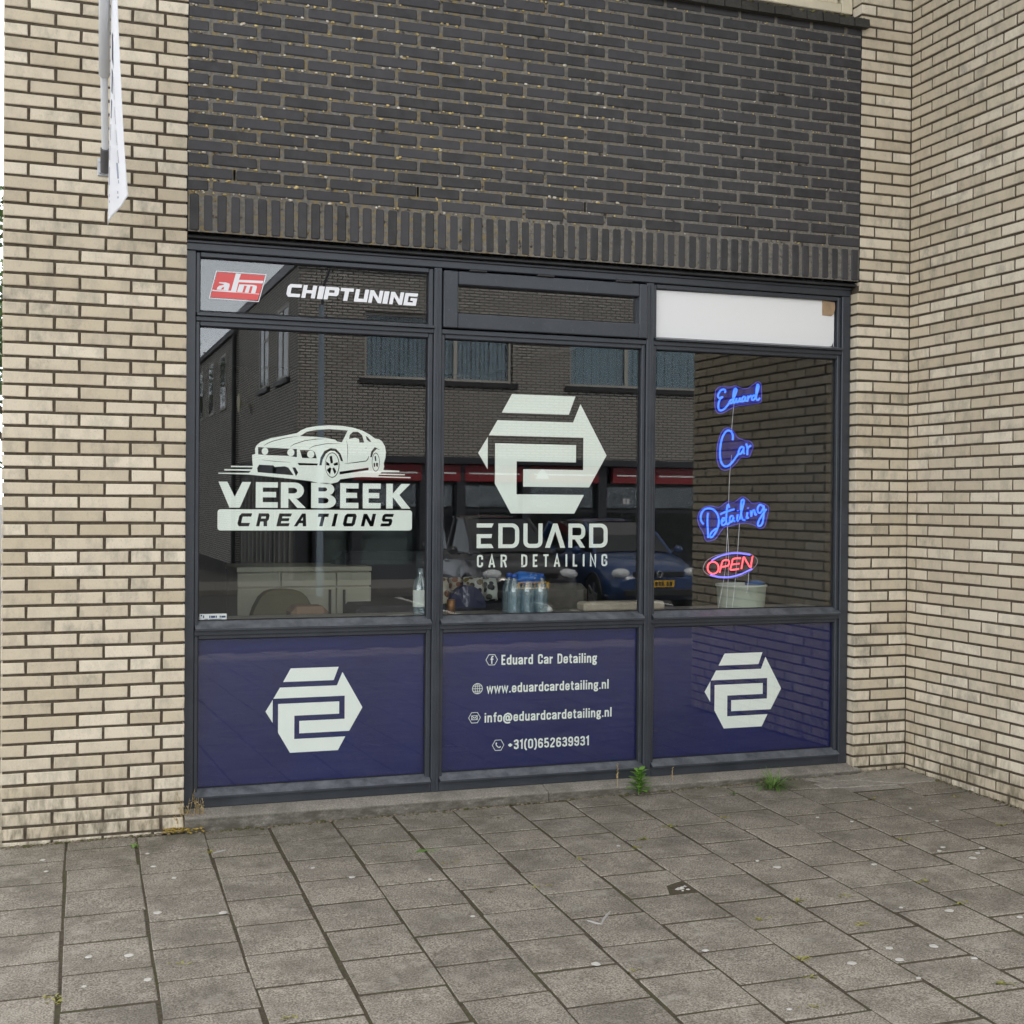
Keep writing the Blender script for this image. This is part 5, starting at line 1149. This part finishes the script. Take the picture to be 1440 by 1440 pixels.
# side wall going back along the side street
mb = MB(); mb.box(BX, BX+.3, BY-8.7, BY-.303, zgf, ZR); part('side_wall', mb, FB2Y, opp)
for ya, yb in ((-1.0, -2.5), (-3.6, -5.0)):
    mb = MB(); z0_, z1_ = zs+.05, zt+.25
    for (y0, y1, q0, q1) in ((ya, ya-.07, z0_, z1_), (yb, yb+.07, z0_, z1_), (ya-.07, yb+.07, z0_, z0_+.07), (ya-.07, yb+.07, z1_-.07, z1_), ((ya+yb)/2, (ya+yb)/2-.06, z0_+.07, z1_-.07), (ya-.07, (ya+yb)/2, z1_-.5, z1_-.44)): mb.box(BX-.02, BX+.04, BY+y0, BY+y1, q0, q1)
    wn = part('window', mb, WF, opp)
    mb = MB(); mb.box(BX-.006, BX-.001, BY+ya-.07, BY+yb+.07, z0_+.07, z1_-.07); part('pane', mb, CARGLASS, wn)
    mb = MB(); mb.box(BX-.08, BX-.001, BY+ya+.1, BY+yb-.1, z0_-.1, z0_-.002); part('sill', mb, LEAD, wn)
mb = MB(); mb.box(BX+.05, BX+.3, BY-8.7, BY-.45, GZ, zgf-.002); part('side_shop_front', mb, DARKF, opp)
for i in range(12): mb = MB(); y = BY-.7-i*.65; mb.box(BX-.01, BX+.05, y-.16, y, GZ+.1, 2.1); part('side_shop_strip', mb, SHOPW, opp)
mb = MB(); y = BY-6.4; mb.tube([(BX-.03, y, 3.9), (BX-.25, y+.05, 3.95)], .02, 6); mb.lathe([(.001, 0), (.14, -.02), (.25, -.07), (.24, -.08), (.001, -.01)], 20, (BX-.25, y+.05, 3.95), 'x'); dish = solo('satellite_dish', mb, plain('dish_cream', (.75, .72, .5), .5), 'cream satellite dish on the side wall of the opposite building', 'dish')
opp2 = thing('brick_building', 'long brick building further down the side street with tall windows', 'building', (BX, BY-14, GZ))
mb = MB(); mb.box(BX-.05, BX+8, BY-30, BY-8.72, GZ, ZR-.35); part('wall', mb, FB2Y, opp2)
mb = MB(); mb.box(BX-.15, BX+8, BY-30, BY-8.72, ZR-.348, ZR-.2); part('roof', mb, plain('roof_edge', (.1, .1, .11), .6), opp2)
for i in range(6):
    y = BY-10.6-i*2.8; mb = MB(); mb.box(BX-.10, BX-.051, y-1.2, y, zs, zt+.2); wn = part('window', mb, WF, opp2); mb = MB(); mb.box(BX-.106, BX-.101, y-1.12, y-.64, zs+.08, zt+.12); mb.box(BX-.106, BX-.101, y-.56, y-.08, zs+.08, zt+.12); part('pane', mb, CARGLASS, wn)
mb = MB(); mb.tube([(BX-.12, BY-8.75, GZ), (BX-.12, BY-8.75, ZR-.4)], .06, 8); part('downpipe', mb, LEAD, opp2)
for x in (0,):
    mb = MB(); mb.box(BX, BX+.3, BY-8.7, BY-.35, zgf-.001+.002, zgf+.0); 
# lamp post
LP = thing('street_lamp', 'slim blue grey street lamp post on the parking strip', 'street lamp', (4.15, -17.4, GZ)); LPM = plain('lamp_post_paint', (.26, .33, .40), .45)
mb = MB(); mb.tube([(4.15, -17.4, GZ), (4.15, -17.4, 1.0), (4.15, -17.4, 5.1)], [.075, .06, .05], 12); part('pole', mb, LPM, LP)
mb = MB(); mb.tube([(4.15, -17.4, 5.05), (4.2, -17.4, 5.5), (4.45, -17.4, 6.2)], [.03, .025, .02], 8); part('arm', mb, DARKF, LP)
mb = MB(); mb.box(4.4, 4.95, -17.5, -17.3, 6.17, 6.27, .03); part('lamp_head', mb, DARKF, LP)

# parked cars, noses towards the shop
def car_loft(mb, st, n=11):
    rows_ = []
    for (x, wd, zb, zw, zt, wt, crown) in st:
        half = [(0, zb), (wd*.86, zb), (wd*.97, zb+.08), (wd, (zb+zw)/2), (wd*.985, zw), (wt, zt), (wt*.6, zt+crown*.7), (0, zt+crown)]
        full = [(-p, z) for p, z in half[:0:-1]] + half[:-1]
        rows_.append([(p, x, z) for p, z in full])
    m = len(rows_[0]); vs = [v for r in rows_ for v in r]
    mb.add(vs, [(i*m+k, i*m+(k+1) % m, (i+1)*m+(k+1) % m, (i+1)*m+k) for i in range(len(rows_)-1) for k in range(m)], True)
    mb.add(rows_[0], [tuple(range(m))]); mb.add(rows_[-1], [tuple(range(m-1, -1, -1))])
TYRE = plain('tyre_rubber', (.015, .015, .015), .8); RIM = plain('alloy_rim', (.5, .5, .52), .3, metal=.8); LAMP = plain('headlight_glass', (.62, .65, .68), .1, spec=.8); PLATE = plain('yellow_plate', (.75, .42, .02), .5); INK = plain('plate_ink', (.02, .02, .02), .6); TRIM = plain('black_trim', (.012, .012, .013), .5)
def make_car(name, label, x, y, paint, group, h=1.47, rot=0.0):
    t = thing(name, label, 'car', (x, y, GZ), group); t.rotation_euler = (0, 0, rot)
    def P(nm, mb, mat, par=None):
        o = bpy.data.objects.new(nm, mb.mesh(nm)); COL.objects.link(o); o.data.materials.append(mat); o.parent = par or t; return o
    body = MB()
    car_loft(body, [(0, .66, .34, .50, .56, .52, .02), (-.06, .76, .26, .55, .66, .60, .03), (-.22, .82, .20, .60, .74, .66, .05), (-.55, .845, .19, .66, .84, .69, .05), (-1.0, .85, .18, .72, .93, .70, .03), (-1.6, .855, .18, .74, .95, .72, .0), (-2.6, .86, .18, .76, .97, .73, .0), (-3.4, .85, .20, .78, .99, .72, .0), (-3.75, .82, .26, .78, .98, .70, .0), (-3.9, .74, .34, .70, .92, .62, .0)])
    b = P('body', body, paint)
    g = MB(); gs = [(-.98, .68, .93, .66, .94), (-1.30, .69, .94, .60, 1.20), (-1.72, .70, .95, .55, h-.06), (-2.2, .71, .96, .56, h-.02), (-3.0, .71, .97, .55, h-.04), (-3.5, .70, .98, .53, h-.14), (-3.78, .67, .97, .60, 1.0)]
    vs = []; 
    for (yy, w0, z0_, w1, z1_) in gs: vs += [(-w0, yy, z0_-.06), (-w1, yy, z1_), (-w1*.6, yy, z1_+.025), (w1*.6, yy, z1_+.025), (w1, yy, z1_), (w0, yy, z0_-.06)]
    m = 6; fs = [(i*m+k, i*m+k+1, (i+1)*m+k+1, (i+1)*m+k) for i in range(len(gs)-1) for k in range(m-1)]; g.add(vs, fs, False); P('windows', g, CARGLASS)
    r = MB(); vs = []
    for (yy, w0, z0_, w1, z1_) in gs[2:6]: vs += [(-w1-.012, yy, z1_-.02), (-w1*.6, yy, z1_+.04), (w1*.6, yy, z1_+.04), (w1+.012, yy, z1_-.02)]
    r.add(vs, [(i*4+k, i*4+k+1, (i+1)*4+k+1, (i+1)*4+k) for i in range(3) for k in range(3)], True); P('roof', r, paint)
    for s in (-1, 1):
        p_ = MB(); p_.tube([(s*.69, -.96, .91), (s*.61, -1.32, 1.21), (s*.56, -1.72, h-.05)], .032, 8); p_.tube([(s*.715, -2.15, .95), (s*.575, -2.18, h-.04)], .03, 6); p_.tube([(s*.70, -3.5, .98), (s*.55, -3.3, h-.08)], .07, 8); P('pillar', p_, paint)
        l_ = MB(); l_.blob((s*.62, -.10, .645), (.16, .10, .085), 3, .06, 12, 8); P('headlight', l_, LAMP)
        mi = MB(); mi.blob((s*.93, -1.18, .98), (.085, .06, .07), 5, .05, 10, 7); mi.tube([(s*.80, -1.2, .93), (s*.90, -1.19, .97)], .02, 6); P('wing_mirror', mi, paint)
        dh = MB(); dh.box(s*.862-.012, s*.862+.012, -2.05, -1.90, .80, .83, .004); P('door_handle', dh, paint)
        for yy in (-.68, -3.15):
            w_ = MB(); w_.lathe([(.19, -.09), (.275, -.095), (.30, -.07), (.30, .07), (.275, .095), (.19, .09)], 28, (s*.76, yy, .30), 'x'); wh = P('wheel', w_, TYRE)
            q = MB(); q.lathe([(.195, .088*s), (.19, .07*s), (.06, .06*s), (.05, .085*s), (.001, .087*s)], 20, (s*.76, yy, .30), 'x')
            for k in range(5): a_ = 2*math.pi*k/5; q.tube([(s*.84, yy+.05*math.cos(a_), .30+.05*math.sin(a_)), (s*.845, yy+.19*math.cos(a_), .30+.19*math.sin(a_))], .024, 6)
            P('rim', q, RIM, wh)
            ar = MB(); ar.tube([(s*.852, yy+.335*math.cos(a_), .30+.335*math.sin(a_)) for a_ in [math.pi*k/14 for k in range(15)]], .02, 6); P('wheel_arch', ar, TRIM)
    gr = MB(); 
    for k in range(3): gr.box(-.42, .42, -.035, .012, .60+k*.028, .612+k*.028, .003)
    gr.box(-.44, .44, -.06, -.005, .585, .675, .01); P('grille', gr, TRIM)
    gr = MB(); gr.box(-.60, .60, -.05, .022, .28, .40, .02); P('lower_grille', gr, TRIM)
    em = MB(); em.lathe([(.055, .0), (.055, .018), (.046, .020), (.046, .0)], 20, (0, .012, .635), 'y'); em.tube([(-.035, .025, .655), (-.012, .025, .60), (0, .025, .635), (.012, .025, .60), (.035, .025, .655)], .006, 5); P('emblem', em, RIM)
    pl = MB(); pl.box(-.26, .26, .018, .030, .43, .54, .003); pp = P('number_plate', pl, PLATE)
    ch_ = MB()
    for k, dx in enumerate((-.20, -.145, -.06, -.005, .05, .135, .19)): ch_.box(dx-.019, dx+.019, .031, .033, .452, .518)
    P('plate_print', ch_, INK, pp)
    wp = MB(); wp.tube([(-.5, -1.0, .955), (.1, -1.08, 1.0)], .008, 5); wp.tube([(0, -1.0, .955), (.55, -1.08, 1.0)], .008, 5); P('wiper', wp, TRIM)
    return t
def carpaint(n, c): 
    m = plain(n, c, .28); b = m.node_tree.nodes['Principled BSDF']; b.inputs['Coat Weight'].default_value = .8; b.inputs['Coat Roughness'].default_value = .04; return m
make_car('parked_car', 'metallic blue hatchback parked facing the shop, seen in the glass', 8.55, -12.3, carpaint('blue_car_paint', (.012, .045, .15)), 'cars parked facing the shop')
make_car('parked_car', 'black estate car parked beside the blue hatchback, seen in the glass', 6.45, -12.4, carpaint('black_car_paint', (.012, .013, .018)), 'cars parked facing the shop', 1.52)
make_car('parked_car', 'dark red car parked beyond the left corner of the building', -2.45, 13.0, carpaint('red_car_paint', (.30, .02, .03)), 'cars parked facing the shop')
PAINT = plain('white_line_paint', (.6, .6, .58), .7, var=.2, vscale=10)
for i, x in enumerate((5.45, 7.5, 9.6)):
    mb = MB(); mb.box(x-.05, x+.05, -16.8, -12.1, GZ+.001, GZ+.006); o = link('parking_line', mb.mesh('parking_line'), PAINT); o['kind'] = 'structure'
mb = MB(); mb.box(-20, 40, BY-.28, -18.0, GZ-.1, GZ+.10); o = link('far_pavement', mb.mesh('far_pavement'), plain('far_paving', (.15, .14, .13), .9, var=.2, vscale=6)); o['kind'] = 'structure'

# ------------------------------------------------------------------ trees
BARK = plain('bark', (.07, .055, .04), .95, var=.3, vscale=10)
def tree(label, x, y, hgt, rad, seed, leafn=2600, mat=None, group='street trees'):
    r_ = random.Random(seed); t = thing('tree', label, 'tree', (x, y, GZ), group); base = Vector((x, y, GZ-.05))
    mb = MB(); top = base+Vector((r_.uniform(-.3, .3), r_.uniform(-.3, .3), hgt*.62)); mb.tube([base, base.lerp(top, .5)+Vector((.1, .05, 0)), top], [.22, .16, .09], 9); ends = [top]
    for k in range(9):
        a = k*2.4; s = base.lerp(top, .45+.06*k); e = s+Vector((math.cos(a)*rad*.7, math.sin(a)*rad*.7, hgt*r_.uniform(.12, .28))); mb.tube([s, s.lerp(e, .5)+Vector((0, 0, .2)), e], [.08, .05, .02], 6); ends += [e, s.lerp(e, .6)]
    part('trunk', mb, BARK, t); mb = MB(); c0 = base+Vector((0, 0, hgt*.64)); cl = []
    for k in range(34):
        while True:
            v = Vector((r_.uniform(-1, 1), r_.uniform(-1, 1), r_.uniform(-1, 1)))
            if v.length < 1: break
        cl.append((c0+Vector((v.x*rad, v.y*rad, v.z*hgt*.36)), r_.uniform(.35, .8)))
    for i in range(leafn):
        c, q = r_.choice(cl); v = Vector((r_.gauss(0, 1), r_.gauss(0, 1), r_.gauss(0, .8)))*q*.6; p = c+v; d = Vector((r_.uniform(-1, 1), r_.uniform(-1, 1), r_.uniform(-.7, .5))).normalized(); s = d.cross(Vector((r_.uniform(-1, 1), r_.uniform(-1, 1), r_.uniform(-1, 1)))).normalized(); L_ = r_.uniform(.12, .22)
        mb.add([p, p+d*L_*.5+s*L_*.32, p+d*L_, p+d*L_*.5-s*L_*.32], [(0, 1, 2, 3)])
    part('crown', mb, mat or TREELEAF, t, kind=None)
TREELEAF = mat_leaf('tree_leaf', (.03, .06, .015), (.07, .12, .03))
tree('broad green tree standing beyond the opposite rooftops', 3.0, -44, 9.2, 3.0, 2, 5000)
tree('tall green street tree beyond the left corner of the building', -3.2, 21, 8.6, 2.6, 5, 5000)
tree('green street tree further along behind the parked red car', -1.2, 30, 8.0, 2.6, 9, 3500)
